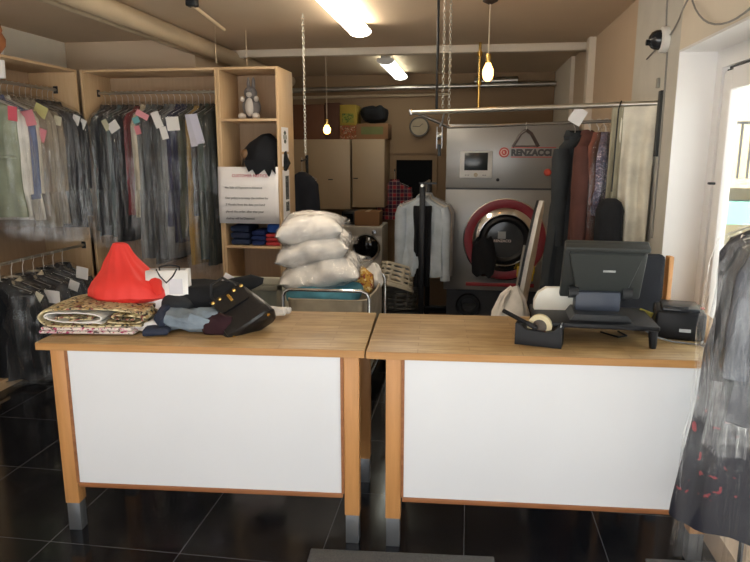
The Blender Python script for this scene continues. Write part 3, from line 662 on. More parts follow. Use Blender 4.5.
denim = plain('washed_denim', '#76838f', .9, var=.35, sc=11, bmp=.2, bsc=120); denim_d = plain('dark_denim', '#2b3246', .9, var=.15, sc=12)
t = T('jeans', 'washed blue jeans rolled up near the counter edge', 'jeans', (-1.235, 2.66, CT), .15)
b = B(); b.box((.02, .02, .05), (.27, .18, .09), .035, seg=3).sub(3).wob(.028, 13, 3).wob(.012, 34, 9); b.done('folded_legs', denim, t)
b = B(); b.tube([(-.1, -.06, .05), (-.125, -.03, .068), (-.12, .02, .08), (-.1, .06, .07)], [.03, .04, .042, .03], 14, flat=.6); b.wob(.01, 16, 4); b.done('waistband', denim_d, t)
b = B(); b.box((-.13, -.07, .018), (.12, .08, .034), .014).sub(2).wob(.01, 16, 6); b.done('trouser_hem', denim_d, t)
b = B(); b.box((.06, -.075, .06), (.09, .012, .05), .004, rot=Matrix.Rotation(.35, 3, 'Y')).sub(2).wob(.005, 20, 1); b.done('pocket', denim, t)
blk = cloth('#15171b', name='black_cloth_heap')
t = T('black_garment', 'black garment heaped behind the jeans and the handbag', 'garment', (-1.18, 2.84, CT), .1)
b = B(); b.box((-.03, -.02, .095), (.37, .2, .19), .07, seg=3).sub(2).wob(.035, 9, 3); b.done('garment_body', blk, t)
b = B(); b.tube([(-.02, .0, .13), (.08, .01, .165), (.17, .03, .185), (.225, .04, .185)], [.05, .05, .035, .014], 14, flat=.55); b.wob(.012, 14, 5); b.done('sleeve', blk, t)
b = B(); b.box((-.14, -.1, .11), (.13, .11, .06), .025).sub(2).wob(.02, 13, 7); b.done('collar', plain('black_knit', '#222529', .95, var=.1), t)
o = heap('maroon_scarf', 'dark maroon cloth tucked between jeans and handbag', 'cloth', (-1.095, 2.655, CT), .2, .15, .14, .1, cloth('#2c141b'), 12)
t = T('paper_slip', 'white paper slip poking out behind the black garment', 'paper', (-1.18, 2.965, CT)); B().box((.0, 0, .1), (.1, .002, .2), rot=Matrix.Rotation(.5, 3, 'Y')).done('sheet', M_paper, t)
o = B().box((0, 0, .02), (.15, .1, .03), .012).sub(2).wob(.02, 18, 5).done('plastic_wrap', film('crinkled_wrap', milk=.55, sc=20, stretch=(1, 1, 1), strength=1), None, (-.93, 2.93, CT+.012))
tag(o, 'crumpled clear plastic wrap behind the handbag', 'plastic wrap')
# handbag: local x along its top edge, local -z towards its base
leather = plain('black_leather', '#141417', .33, var=.1, bmp=.25, bsc=30, spec=.5)
t = T('handbag', 'black leather handbag with gold studs lying on its side', 'handbag', (-1.025, 2.72, CT+.075))
X = V(.66, .5, .42).normalized(); Zt = V(-.62, .42, .42); Zt = (Zt-X*Zt.dot(X)).normalized(); Yt = Zt.cross(X)
t.rotation_euler = Matrix((X, Yt, Zt)).transposed().to_euler()
b = B(); n = 40; rings = []
for z, a, d in ((-.12, .118, .045), (-.112, .126, .055), (-.06, .122, .056), (0, .114, .05), (.06, .104, .04), (.09, .1, .03), (.095, .097, .026)):
    rings.append([V(a*math.copysign(abs(cos(2*PI*k/n))**.35, cos(2*PI*k/n)), d*math.copysign(abs(sin(2*PI*k/n))**.5, sin(2*PI*k/n))*(1+.06*sin(5*2*PI*k/n+z*30)), z) for k in range(n)])
b.loft(rings).wob(.004, 18, 2).done('bag_body', leather, t)
b = B(); b.prism([(-.085, .092), (.085, .092), (.07, .0), (-.07, .0)], -.058, -.048); b.wob(.003, 18, 3).done('flap', leather, t)
for s in (-1, 1): B().tube([(-.055, s*.03, .08), (-.06, s*.036, .13), (-.03, s*.05-.02, .165), (.03, s*.05-.02, .165), (.06, s*.036, .13), (.055, s*.03, .08)], .006, 8).done('handle', leather, t)
for x in (-.075, -.04, .035, .075): B().lathe([(0, 0), (.008, .002), (.009, .006), (.005, .011), (0, .012)], 12, Matrix.Translation((x, -.058, .075)) @ Matrix.Rotation(PI/2, 4, 'X')).done('gold_stud', M_gold, t)
B().box((0, -.063, .05), (.014, .008, .045), .003).done('clasp', M_gold, t)
for x in (-.09, .09):
    B().lathe([(0, 0), (.008, .002), (.008, .008), (0, .01)], 12, Matrix.Translation((x, -.035, -.118)) @ Matrix.Rotation(PI, 4, 'X')).done('base_stud', M_gold, t)
B().box((0, -.05, -.095), (.22, .012, .04), .004).done('base_trim', leather, t)
# ------------------------------------------------------------------ right counter goods
t = T('till', 'dark grey touch screen till seen from the back on a low stand', 'till', (.54, 2.82, CT), math.radians(-2))
B().box((0, 0, .0865), (.5, .33, .022), .006).done('stand_plate', M_black, t)
for x, y in ((-.23, -.14), (.23, -.14), (-.23, .14), (.23, .14)): B().cyl((x, y, .077), (x*1.01, y, 0), .02, .014, 14).done('stand_leg', M_black, t)
dg2 = plain('till_grey', '#303332', .5, var=.04); blg = plain('till_base_blue_grey', '#3b4250', .45, var=.05)
B().prism([(-.1, .098), (.15, .098), (.13, .125), (-.08, .125)], -.12, .1).done('base', M_dgrey, t)
B().box((.02, -.0, .165), (.185, .09, .085), .008).done('neck', blg, t)
for s in (-1, 1): B().cyl((.03+s*.09, -.02, .2), (.03+s*.13, -.02, .2), .026, n=20).done('hinge', M_dgrey, t)
m_ = Matrix.Translation((.035, -.03, .295)) @ Matrix.Rotation(math.radians(24), 4, 'X')
b = B(); b.box((0, .012, 0), (.335, .03, .28), .008); b.xf(m_); mo = b.done('monitor', dg2, t)
b = B(); b.loft([[V(s*x, -.004, z) for s, z in ((-1, z0), (1, z0), (1, z1), (-1, z1))] if False else [V(-x, y, z0), V(x, y, z0), V(x2, y, z1), V(-x2, y, z1)] for y, x, x2, z0, z1 in ((-.003, .105, .155, -.13, .12), (-.028, .095, .145, -.115, .1))]); b.xf(m_); b.done('back_shell', plain('till_shell', '#353938', .5, var=.04), mo, ang=20)
b = B(); b.box((0, -.012, .127), (.335, .045, .022), .006); b.xf(m_); b.done('top_lip', dg2, mo)
b = B(); b.box((0, .029, 0), (.31, .002, .25)); b.xf(m_); b.done('screen', plain('screen_black', '#0b0c0e', .15, var=.02), mo)
B().box((0, 0, 0), (.05, .0012, .01), .0004).xf(m_ @ Matrix.Translation((.02, -.0288, .02))).done('badge', plain('badge_grey', '#a9adae', .4), mo)
t = T('white_plate', 'white rounded plastic plate standing beside the till', 'plate', (.405, 2.9, CT+.098), .05)
B().prism([(-.1, 0), (.04, 0), (.06, .018), (.085, .02), (.085, .055), (.06, .058), (.045, .085), (.02, .1), (-.05, .1), (-.085, .075), (-.1, .04)], -.02, .02).done('plate', plain('warm_white_plastic', '#e9e6da', .4, var=.02), t)
t = T('tape_dispenser', 'black tape dispenser with a cream roll of tape', 'tape dispenser', (.31, 2.665, CT), math.radians(-14))
B().prism([(-.095, 0), (.095, 0), (.095, .088), (.078, .09), (.062, .072), (.03, .062), (-.04, .066), (-.06, .072), (-.078, .09), (-.095, .092)], -.04, .04).done('body', M_black, t, ang=20)
R = Matrix.Translation((.0, 0, .078)) @ Matrix.Rotation(PI/2, 4, 'X')
B().lathe([(.03, -.012), (.05, -.012), (.05, .012), (.03, .012), (.03, -.012)], 36, R, False, False).done('tape_roll', plain('cream_tape', '#cfc19a', .4), t)
B().lathe([(0, -.016), (.029, -.014), (.029, .014), (0, .016)], 24, R).done('hub', plain('hub_brown', '#4b3f33', .5), t)
b = B(); b.box((.088, 0, .091), (.004, .07, .012)); b.done('cutter', M_steel, t)
t = T('marker_pen', 'black marker pen resting across the tape dispenser', 'pen', (.2, 2.68, CT+.088)); a, c = V(-.04, .03, .04), V(.055, -.03, .005)
B().cyl(a, c, .009, n=14).done('barrel', M_black, t); B().cyl(c, c+(c-a)*.4, .0105, n=14).done('cap', plain('pen_cap', '#222428', .3), t)
# receipt printer
t = T('receipt_printer', 'black receipt printer at the right end of the counter', 'printer', (.93, 2.9, CT), math.radians(-12))
B().box((0, 0, .062), (.2, .2, .124), .014, seg=3).done('body', M_black, t)
b = B(); b.box((0, .0, .128), (.15, .17, .02), .008); b.done('lid', plain('printer_lid', '#222428', .3), t)
B().box((.02, -.1005, .045), (.045, .0015, .014)).done('badge', plain('badge_pale', '#9fa2a4', .5), t)
B().box((-.02, -.06, .1395), (.1, .03, .006), .002).done('paper_slot', M_dgrey, t)
B().box((.085, -.05, .1375), (.015, .03, .004), .001).done('button', plain('red_button', '#a5353a', .4), t)
b = B(); b.loft([[V(-.03, y, z), V(.03, y, z)] for y, z in ((0, .0), (.0, .03), (-.012, .055), (-.035, .07))], closed=False)
o = b.done('yellow_note', plain('yellow_paper', '#d9cf68', .7), None, (.79, 2.95, CT+.035)); o.rotation_euler = (0, .3, -.3); o.modifiers.new('thick', 'SOLIDIFY').thickness = .001
tag(o, 'yellow paper slip curling beside the receipt printer', 'note')
tag(B().tube([(.68, 2.78, CT+.1), (.73, 2.74, CT+.07), (.8, 2.75, CT+.025), (.87, 2.76, CT+.006), (.95, 2.735, CT+.006), (1.0, 2.72, CT+.006), (.975, 2.7, CT+.006), (.965, 2.72, CT+.012), (1.0, 2.78, CT+.006)], .004, 8).done('power_cable', plain('grey_cable', '#6f7072', .5)), 'grey power cable looping across the counter beside the printer', 'cable')
tag(B().tube([(.6, 2.88, CT+.004), (.66, 2.8, CT+.005), (.7, 2.83, CT+.005), (.68, 2.9, CT+.005)], .004, 8).done('data_cable', M_black), 'short black cable lying under the till stand', 'cable')
t = T('office_chair', 'black padded chair with pale wooden side rail behind the till', 'chair', (.9, 3.42, 0), math.radians(8))
B().box((-.02, 0, 1.0), (.26, .05, .34), .03, seg=3).done('backrest', cloth('#1a1c22'), t); B().box((0, .2, .62), (.34, .36, .06), .025).done('seat', cloth('#1a1c22'), t)
for x in (-.15, .135):
    B().box((x, 0, .58), (.025, .05, 1.16), .004).done('rear_leg', beech, t); B().box((x, .36, .3), (.025, .04, .6), .004).done('front_leg', beech, t)
# floor mats
M_mat = spots('ribbed_mat', '#5a5b5c', ['#38393a', '#7a7b7c'], 60, thr=(.3, .5))
for l, c, s, r in (('grey doormat in the middle of the floor before the counters', (-.21, 1.99), (.78, .9), 4.0), ('grey doormat at the right foot of the counter', (1.0, 2.2), (.4, .72), 4)):
    o = B().box((0, 0, .006), (s[0], s[1], .012), .004).done('doormat', M_mat, None, (*c, 0)); o.rotation_euler = (0, 0, math.radians(r)); tag(o, l, 'doormat', 'doormats')
# ------------------------------------------------------------------ laundry trolley
canvas = cloth('#a99f8c', name='canvas')
t = T('laundry_trolley', 'canvas laundry trolley on a steel tube frame heaped with pillows', 'trolley', (-.95, 4.6, 0), 0)
tw, td, th_ = .6, .84, .76
for y in (-td/2, td/2):
    z1 = th_ if y < 0 else th_-.02
    B().tube([(-tw/2, y, .12), (-tw/2, y, z1-.05), (-tw/2+.015, y, z1-.015), (-tw/2+.05, y, z1), (tw/2-.05, y, z1), (tw/2-.015, y, z1-.015), (tw/2, y, z1-.05), (tw/2, y, .12)], .0125, 12).done('end_frame', M_chrome, t)
for x in (-tw/2, tw/2): B().tube([(x, -td/2, .14), (x, td/2, .14)], .011, 10).done('side_rail', M_chrome, t)
def qr(a, d, z, n=12): return [V(a*math.copysign(abs(cos(2*PI*k/48))**.25, cos(2*PI*k/48)), d*math.copysign(abs(sin(2*PI*k/48))**.25, sin(2*PI*k/48)), z) for k in range(48)]
b = B(); b.loft([qr(.285, .41, .16), qr(.29, .415, .3), qr(.292, .415, .6), qr(.295, .418, .69), qr(.285, .408, .695), qr(.28, .405, .5)], True, False); b.wob(.01, 8, 2).done('canvas_bag', canvas, t)
for x in (-1, 1):
    for y in (-1, 1):
        c = B().lathe([(0, -.012), (.045, -.012), (.05, 0), (.045, .012), (0, .012)], 20, Matrix.Translation((x*tw/2, y*td/2, .05)) @ Matrix.Rotation(PI/2, 4, 'Y')).done('castor', M_black, t)
b = B(); b.box((0, 0, 0), (.5, .4, .12), .05, seg=3).sub(2).wob(.025, 9, 4)
tag(b.done('blue_sheet', cloth('#5f9db0'), None, (-1.0, 4.42, .70)), 'light blue folded sheet on top of the trolley load, under the pillows', 'sheet')
heap('patterned_cloth', 'yellow and brown patterned cloth at the right end of the trolley', 'cloth', (-.78, 4.62, .67), .1, .2, .2, .17, spots('ochre_pattern', '#b98a35', ['#7a4a22', '#d9c389', '#8a2f2a'], 14, thr=(.3, .42)), 5)
heap('white_towel', 'white crumpled towel at the far right corner of the trolley', 'towel', (-.72, 4.88, .66), .1, .14, .2, .17, M_white_cloth, 9)
heap('white_laundry', 'white laundry under the lowest bagged pillow', 'laundry', (-1.05, 4.74, .66), .1, .46, .36, .15, M_white_cloth, 19)
def pillow(label, c, d, rot, seed):
    t = T('bagged_pillow', label, 'pillow', c, 0, 'bagged pillows on the trolley'); t.rotation_euler = rot
    for nm, k, m, am in (('pillow', 1, M_white_cloth, .012), ('plastic_bag', 1.03, M_film_p, .014)):
        N = 30; g = []
        for sg in (1, -1):
            rows_ = []
            for i in range(N+1):
                u = -1+2*i/N; r = []
                for j in range(N+1):
                    v = -1+2*j/N; h = ((1-abs(u)**2.6)*(1-abs(v)**2.6))**.55
                    r.append(V(d[0]/2*k*u*(1-.07*(1-v*v)), d[1]/2*k*v*(1-.07*(1-u*u)), sg*(d[2]/2*k*h+.002)))
                rows_.append(r)
            g.append(rows_)
        b = B(); b.loft(g[0], closed=False); b.loft(g[1], closed=False); bmesh.ops.remove_doubles(b.bm, verts=b.bm.verts[:], dist=.0045)
        b.wob(am*2.2, 6, seed).wob(am*.9, 17, seed).wob(am*.35, 45, seed); b.done(nm, m, t, ang=60)
    b = B(); b.loft([[V(d[0]/2*.9+.0*i, -.12+.04*i, .01*sin(i*2)) for i in range(7)], [V(d[0]/2+.05, -.13+.043*i, .02*sin(i*2+1)) for i in range(7)]], closed=False); b.done('bag_tail', M_film_b, t)
pillow('bagged white pillow on top of the stack of three', (-1.12, 4.5, 1.15), (.46, .42, .23), (.1, -.12, .15), 3)
pillow('bagged white pillow in the middle of the stack of three', (-1.09, 4.48, 1.005), (.53, .44, .24), (.1, -.2, .1), 6)
pillow('large bagged white pillow at the bottom of the stack of three', (-1.03, 4.46, .845), (.57, .46, .26), (.12, -.16, .05), 11)
b = B(); b.box((0, 0, 0), (.1, .14, .08), .03).sub(2).wob(.03, 14, 3)
tag(b.done('plastic_bag', M_film_b, None, (-.76, 4.72, .87)), 'crumpled clear plastic bag beside the patterned cloth', 'plastic bag')
# framed picture leaning behind the counter
t = T('picture_frame', 'ornate grey picture frame standing left of the laundry trolley', 'picture frame', (-1.66, 4.88, 0), 0)
fg = spots('grey_ornate', '#8d8a7c', ['#6c6a5f', '#a8a597'], 70, thr=(.3, .5)); w, h = .52, .7
for c, d in (((0, 0, h-.03), (w, .05, .06)), ((0, 0, .03), (w, .05, .06)), ((-w/2+.03, 0, h/2), (.06, .05, h-.12)), ((w/2-.03, 0, h/2), (.06, .05, h-.12))): B().box(c, d, .012).done('frame_rail', plain('frame_paint', '#bdb9a8', .5), t)
for c, d in (((0, -.006, h-.085), (w-.12, .03, .05)), ((-w/2+.085, -.006, h/2), (.05, .03, h-.12)), ((w/2-.085, -.006, h/2), (.05, .03, h-.12))): B().box(c, d, .008).done('carved_border', fg, t)
B().box((0, .005, h/2), (w-.16, .006, h-.14)).done('picture', plain('dim_picture', '#77796f', .4, var=.25, sc=4), t)
t = T('dark_jacket', 'dark jacket hung behind the shelf unit end panel', 'garment', (-1.6, 6.1, 1.62)); wire_hanger(t, .3, M_wire)
b, r = shell([(-.12, .03, .03), (-.16, .1, .06), (-.24, .16, .08), (-.5, .17, .08), (-.9, .17, .08)], 36, 18, 4, .012, 5); b.loft(r).done('jacket_body', cloth('#1d1f26'), t)
t2 = T('coat_stand', 'black coat stand carrying the dark jacket', 'coat stand', (-1.6, 6.1, 0)); B().cyl((0, .2, .02), (0, .2, 1.66), .015, n=12).done('pole', M_blk_metal, t2); B().cyl((0, .2, 1.62), (0, -.02, 1.606), .008, n=10).done('peg', M_blk_metal, t2); B().lathe([(0, 0), (.2, 0), (.19, .02), (0, .03)], 24, Matrix.Translation((0, .2, 0))).done('base', M_blk_metal, t2)
# ------------------------------------------------------------------ dry cleaning machine
mx, my = .385, 6.3; MW = 1.22
t = T('dry_cleaning_machine', 'large grey steel dry cleaning machine with round red ringed door', 'dry cleaning machine', (mx, my, 0), 0)
B().box((0, .55, .17), (MW-.06, .95, .34)).done('plinth', plain('machine_base', '#3a3c40', .5, .3), t)
B().box((0, .5, .84), (MW, 1.0, .99), .006).done('lower_cabinet', M_steel_p, t); B().box((0, .5, 1.65), (MW, 1.0, .6), .006).done('upper_cabinet', M_steel_p, t)
B().box((0, .01, 1.342), (MW-.01, .02, .018)).done('seam', plain('seam_dark', '#3c3e42', .5), t)
sc_ = B().box((-.325, -.012, 1.572), (.305, .03, .255), .008).done('control_panel', plain('panel_grey_white', '#c6c7c6', .4), t)
B().box((-.325, -.0285, 1.6), (.22, .004, .165), .001).done('display', plain('display_glass', '#24282a', .2), sc_)
for x in (-.42, -.395, -.255, -.235): B().box((x, -.029, 1.472), (.016, .005, .01), .002).done('key', plain('key_grey', '#8e8f90', .4), sc_)
B().lathe([(0, 0), (.02, 0), (.02, .006), (0, .006)], 18, Matrix.Translation((-.325, -.027, 1.475)) @ Matrix.Rotation(PI/2, 4, 'X')).done('key', plain('key_beige', '#a59c86', .4), sc_)
# maker's lettering
fr = plain('logo_red', '#b0413c', .5); 
em = B().lathe([(0, 0), (.048, 0), (.048, .004), (0, .004)], 32, Matrix.Translation((-.065, 0, 1.685)) @ Matrix.Rotation(PI/2, 4, 'X')).done('emblem', fr, t)
B().lathe([(.026, .004), (.034, .004), (.034, .0055), (.026, .0055), (.026, .004)], 28, Matrix.Translation((-.065, 0, 1.685)) @ Matrix.Rotation(PI/2, 4, 'X'), False, False).done('emblem_ring', plain('logo_pale', '#d9c7c0', .5), em)
words('emblem_letter', 'R', .04, plain('logo_pale', '#d9c7c0', .5), em, (-.079, -.0045, 1.671))
words('lettering', 'RENZACCI', .08, plain('logo_grey', '#3a3c3f', .5), t, (.0, -.001, 1.657), sx=.96, bold=.005)
for z in (1.642, 1.73): B().box((.205, -.001, z), (.41, .003, .008)).done('logo_stripe', fr, t)
B().lathe([(0, 0), (.016, 0), (.016, .004), (0, .004)], 18, Matrix.Translation((-.115, 0, 1.428)) @ Matrix.Rotation(PI/2, 4, 'X')).done('lock', M_black, t)
B().lathe([(0, 0), (.035, 0), (.035, .015), (.025, .03), (0, .032)], 20, Matrix.Translation((.345, 0, 1.5)) @ Matrix.Rotation(PI/2, 4, 'X')).done('stop_button', plain('stop_red', '#c2452f', .4), t)
Rd = Matrix.Translation((-.03, 0, .855)) @ Matrix.Rotation(PI/2, 4, 'X')
B().lathe([(.3, 0), (.392, 0), (.392, .03), (.385, .04), (.31, .045), (.3, .04)], 64, Rd, False, False).done('red_ring', plain('dark_red_enamel', '#7c1c26', .35, var=.04), t, label='dark red ring round the door')
B().lathe([(.385, .01), (.4, .01), (.4, .03), (.385, .034)], 64, Rd, False, False).done('outer_rim', M_chrome, t)
dr = B().lathe([(.31, .02), (.31, .05), (.295, .065), (.25, .075), (.225, .05), (.22, .02)], 64, Rd, False, False).done('door', M_chrome, t)
B().lathe([(.17, .04), (.225, .045), (.228, .065), (.2, .075), (.175, .06), (.17, .04)], 56, Rd, False, False).done('gasket', M_black, dr)
B().lathe([(.18, .05), (.12, .058), (0, .062)], 48, Rd, False, True).done('door_glass', plain('dark_door_glass', '#3a3d40', .15, var=.1), dr)
B().box((-.06, -.066, .905), (.075, .003, .07)).done('door_label', plain('label_grey', '#8c9092', .5), dr)
words('door_lettering', 'RENZACCI', .034, plain('logo_pale', '#d9c7c0', .5), dr, (-.135, -.066, .838), bold=.0006)
hd = B().box((-.2, -.09, .83), (.1, .03, .025), .006).done('door_handle', M_chrome, t)
B().box((-.06, -.004, .405), (.66, .01, .035), .002).done('red_strip', plain('red_strip', '#9b2a32', .4), t, label='red strip below the door')
B().lathe([(.075, 0), (.11, 0), (.12, .02), (.11, .04), (.075, .04), (.07, .02), (.075, 0)], 32, Matrix.Translation((-.36, .06, .18)) @ Matrix.Rotation(PI/2, 4, 'X'), False, False).done('hand_wheel', M_black, t)
B().box((-.34, .055, .18), (.16, .02, .025)).done('wheel_spoke', M_dgrey, t)
bq = B(); rr = []
for z, a in ((.0, .07), (-.06, .1), (-.2, .12), (-.33, .1), (-.36, .07)): rr.append([V(a*cos(2*PI*k/30), .03*sin(2*PI*k/30)*(1+.5*sin(4*2*PI*k/30+z*9)), z+.02*sin(3*2*PI*k/30)) for k in range(30)])
bq.loft(rr).wob(.02, 12, 4); tag(bq.done('black_cloth', cloth('#15161a'), None, (.155, 6.19, .87)), 'black cloth draped over the door handle of the machine', 'cloth')
bq = B().box((0, 0, 0), (.16, .03, .15), .012).sub(2).wob(.025, 12, 6); tag(bq.done('yellow_duster', cloth('#c7a93e'), None, (.56, 6.2, .54)), 'yellow duster at the lower right of the machine door', 'cloth')
# ------------------------------------------------------------------ hanging garment rails over the machine
ra, rb = V(-.41, 4.6, 1.957), V(XR-.02, 3.95, 1.957)
t = T('hanging_rail', 'pale upper garment rail hung from chains across the room', 'garment rail', ra)
B().tube([V(0, 0, 0), rb-ra], .016, 14).done('pipe', M_galv, t); B().tube([V(-.012, 0, .018), V(0, 0, -.014)], .016, 10).done('end_stop', M_chrome, t)
t.children[0].data.name = 'pipe'
la, lb = V(-.145, 4.66, 1.857), V(.86, 4.2, 1.872)
t = T('hanging_rail', 'slim dark lower garment rail carrying the coat and red garments', 'garment rail', la)
B().tube([V(0, 0, 0), lb-la], .01, 12).done('pipe', plain('dull_steel', '#77726c', .35, .85), t)
B().tube([V(0, 0, 0), ra+(rb-ra)*.02-la], .012, 10).done('link_bar', plain('dull_steel', '#77726c', .35, .85), t)
B().tube([lb-la, V(lb.x+.03, 4.065, 1.957)-la], .008, 8).done('link_bar', plain('dull_steel', '#77726c', .35, .85), t)
def chain(name, label, x, y, z0, z1, mat, sz=.03):
    sz *= .8
    b = B(); n = int((z1-z0)/(sz*.75))
    for i in range(n):
        zc = z1-sz*.5-(z1-z0-sz)*i/max(n-1, 1); pts = []
        for k in range(10):
            a = 2*PI*k/10; u, w = .28*sz*cos(a), .5*sz*sin(a); pts.append((u if i % 2 else u*.2, u*.2 if i % 2 else u, zc+w))
        b.tube(pts, sz*.075, 5, closed=True)
    for p in b.bm.verts: p.co -= V(0, 0, z1)
    return tag(b.done(name, mat, None, (x, y, z1)), label, 'chain', 'steel chains')
for o in (chain('chain', 'long thin steel chain hanging alone left of the ceiling lights', -1.238, 4.84, 1.66, CZ, M_galv, .036),
          chain('chain', 'steel chain holding the upper rail, left strand of the pair', -.192, 4.52, 1.96, CZ, M_galv, .036), chain('chain', 'steel chain holding the upper rail, right strand of the pair', -.15, 4.52, 1.87, CZ, M_galv, .036)): pass
tag(B().cyl((-.235, 4.545, 1.94), (-.235, 4.545, CZ), .009, n=10).done('support_rod', M_blk_metal), 'straight dark rod from ceiling to the rail beside the chain pair', 'rod')
t = T('pulley_block', 'steel pulley block hanging under the left end of the rails', 'pulley', (-.215, 4.62, 1.86))
for s in (-1, 1): B().box((s*.018, 0, -.075), (.006, .035, .15), .002).done('cheek_plate', M_steel, t)
B().lathe([(0, -.014), (.025, -.014), (.02, 0), (.025, .014), (0, .014)], 18, Matrix.Translation((0, 0, -.06)) @ Matrix.Rotation(PI/2, 4, 'Y')).done('sheave', M_galv, t)
B().cyl((0, 0, -.12), (0, 0, -.2), .012, n=10).done('hook', M_dgrey, t); B().tube([V(0, 0, 0), V(.02, -.02, .04), V(.03, -.05, .09)], .006, 8).done('shackle', M_steel, t)
def onrail(f, a=la, b=lb): return a+(b-a)*f
p = onrail(.505); t = T('coat_hanger', 'empty dark wooden hanger on the lower rail before the machine lettering', 'hanger', p, -.3)
hb = plain('dark_brown_wood', '#2e201b', .4)
B().tube([(0, -.012, 0)]+[(0, -.013*cos(a), .013*sin(a)) for a in [PI*k/8 for k in range(9)]]+[(0, .0, -.03), (0, 0, -.04)], .0025, 6).done('hook', M_wire, t)
B().tube([(0, 0, -.035), (.035, 0, -.06), (.085, 0, -.145)], .013, 10, flat=.6).done('arm', hb, t); B().tube([(0, 0, -.035), (-.035, 0, -.06), (-.085, 0, -.145)], .013, 10, flat=.6).done('arm', hb, t); B().cyl((-.08, 0, -.14), (.08, 0, -.14), .004, n=8).done('bar', hb, t)
p = onrail(.795)
t = garment('long_coat', 'long charcoal coat with a pale zip edge hanging on the lower rail', 'coat', p, math.radians(36), cloth('#2b2e30'), 1.35, .26, .055, 'coat', seed=91, bag=None, flare=1.75, tags=[(.0, -.05, .03, .085, .1, WT, .5)])
B().tube([(.05, -.075, -.17), (.085, -.09, -.3), (.1, -.1, -.7), (.12, -.11, -1.3)], .0045, 8).done('zip_edge', plain('pale_piping', '#8f9390', .6), t)
t = T('ironing_board', 'upright white ironing board leaning behind the long charcoal coat', 'ironing board', (.36, 5.02, 0), math.radians(76))
Mi = Matrix.Rotation(math.radians(13), 4, 'Y')
pts = [(-.16, .12), (-.17, .4), (-.16, .9), (-.1, 1.25), (-.03, 1.34), (.03, 1.34), (.1, 1.25), (.16, .9), (.17, .4), (.16, .12)]
Mi = Matrix.Translation((.0, 0, 0)) @ Matrix.Rotation(math.radians(8), 4, 'X')
B().prism(pts, -.02, .012).xf(Mi).done('cover', M_white_cloth, t); B().prism([(x*1.04, z+.0) for x, z in pts], .012, .03).xf(Mi).done('board', M_dgrey, t)
for s_ in (-1, 1): B().cyl((s_*.1, .04, .02), (s_*.1, .045, 1.0), .011, n=10).xf(Mi).done('leg', M_galv, t)
heap('white_sheet', 'crumpled white sheet piled beside the foot of the machine', 'sheet', (.34, 4.8, 0), .2, .3, .26, .66, M_white_cloth, 33, amp=.03)
garment('red_brown_garment', 'red brown long garment hanging next to the charcoal coat', 'garment', onrail(.88), math.radians(66), cloth('#4f302a'), 1.3, .44, .05, 'coat', seed=92, bag=None)
garment('red_brown_garment', 'lighter terracotta long garment between the red brown and the patterned one', 'garment', onrail(.925), math.radians(66), cloth('#74473a'), 1.3, .42, .03, 'dress', seed=93, bag=None)
garment('patterned_blouse', 'narrow blue and pink patterned blouse at the end of the lower rail', 'blouse', onrail(.965), math.radians(72), spots('blouse_print', '#4a3f55', ['#b79aa4', '#23283f', '#7d7f9a'], 26, thr=(.25, .4)), .62, .4, .028, 'dress', seed=94, bag=M_film)
t = T('black_suit_carrier', 'black rounded suit carrier hanging low behind the till', 'suit carrier', (.865, 4.03, 1.957), math.radians(-24))
B().tube([(0, .0, .02), (0, -.06, -.03), (0, -.09, -.5)], .004, 8).done('hook', M_blk_metal, t)
b, r = shell([(-.41, .03, .03), (-.43, .06, .04), (-.48, .08, .05), (-.8, .085, .05), (-1.2, .09, .05)], 36, 16, 8, .008, 5); b.loft(r).done('carrier_body', cloth('#191a1d'), t, (0, -.09, -.13))
for o in COL.objects:
    if o.parent and o.parent.name.split('.')[0] in ('long_coat', 'red_brown_garment', 'patterned_blouse') and not o.name.startswith('hanger'): o.location.z += .05
# pale curtains thrown over the end of the upper rail
def drape(name, label, f0, f1, z1, mat, seed, fold, group, back=.35):
    p0, p1 = ra+(rb-ra)*f0, ra+(rb-ra)*f1; u = (p1-p0); nrm = V(u.y, -u.x, 0).normalized(); n = 36; L = 1.957+.018-z1
    rows_ = []; 
    for s, dd in [(-1, back*(1-k/4)) for k in range(5)]+[(0, 0)]+[(1, L*k/14) for k in range(1, 15)]:
        r = []
        for i in range(n+1):
            q = i/n; dep = min(1, dd*3); off = s*(.02+.006*dep)+fold*dep*sin(2*PI*q*2+seed+noise.noise(V(dd*2, seed, 0))*2)
            x = p0+u*(q*(1+.1*dep*(s > 0)*min(1, dd))-.14*dep*(s > 0)*min(1, dd)+.02*dep*sin(q*9+dd*3+seed)); r.append(x+nrm*off+V(0, 0, (.018 if s == 0 else .0)-dd))
        rows_.append(r)
    b = B().loft(rows_, closed=False)
    o = b.done(name, mat, None); o.modifiers.new('thick', 'SOLIDIFY').thickness = .004; return tag(o, label, 'curtain', group)
cur = cloth('#dcd6c6', name='cream_curtain_cloth')
drape('curtain', 'cream curtain thrown over the rail end beside the wall', .88, 1.0, .72, cur, 3, .024, 'curtains over the upper rail')
t_c = drape('curtain', 'greyish curtain hanging in folds behind the cream one', .845, .885, .95, cloth('#9b947f'), 6, .016, 'curtains over the upper rail')
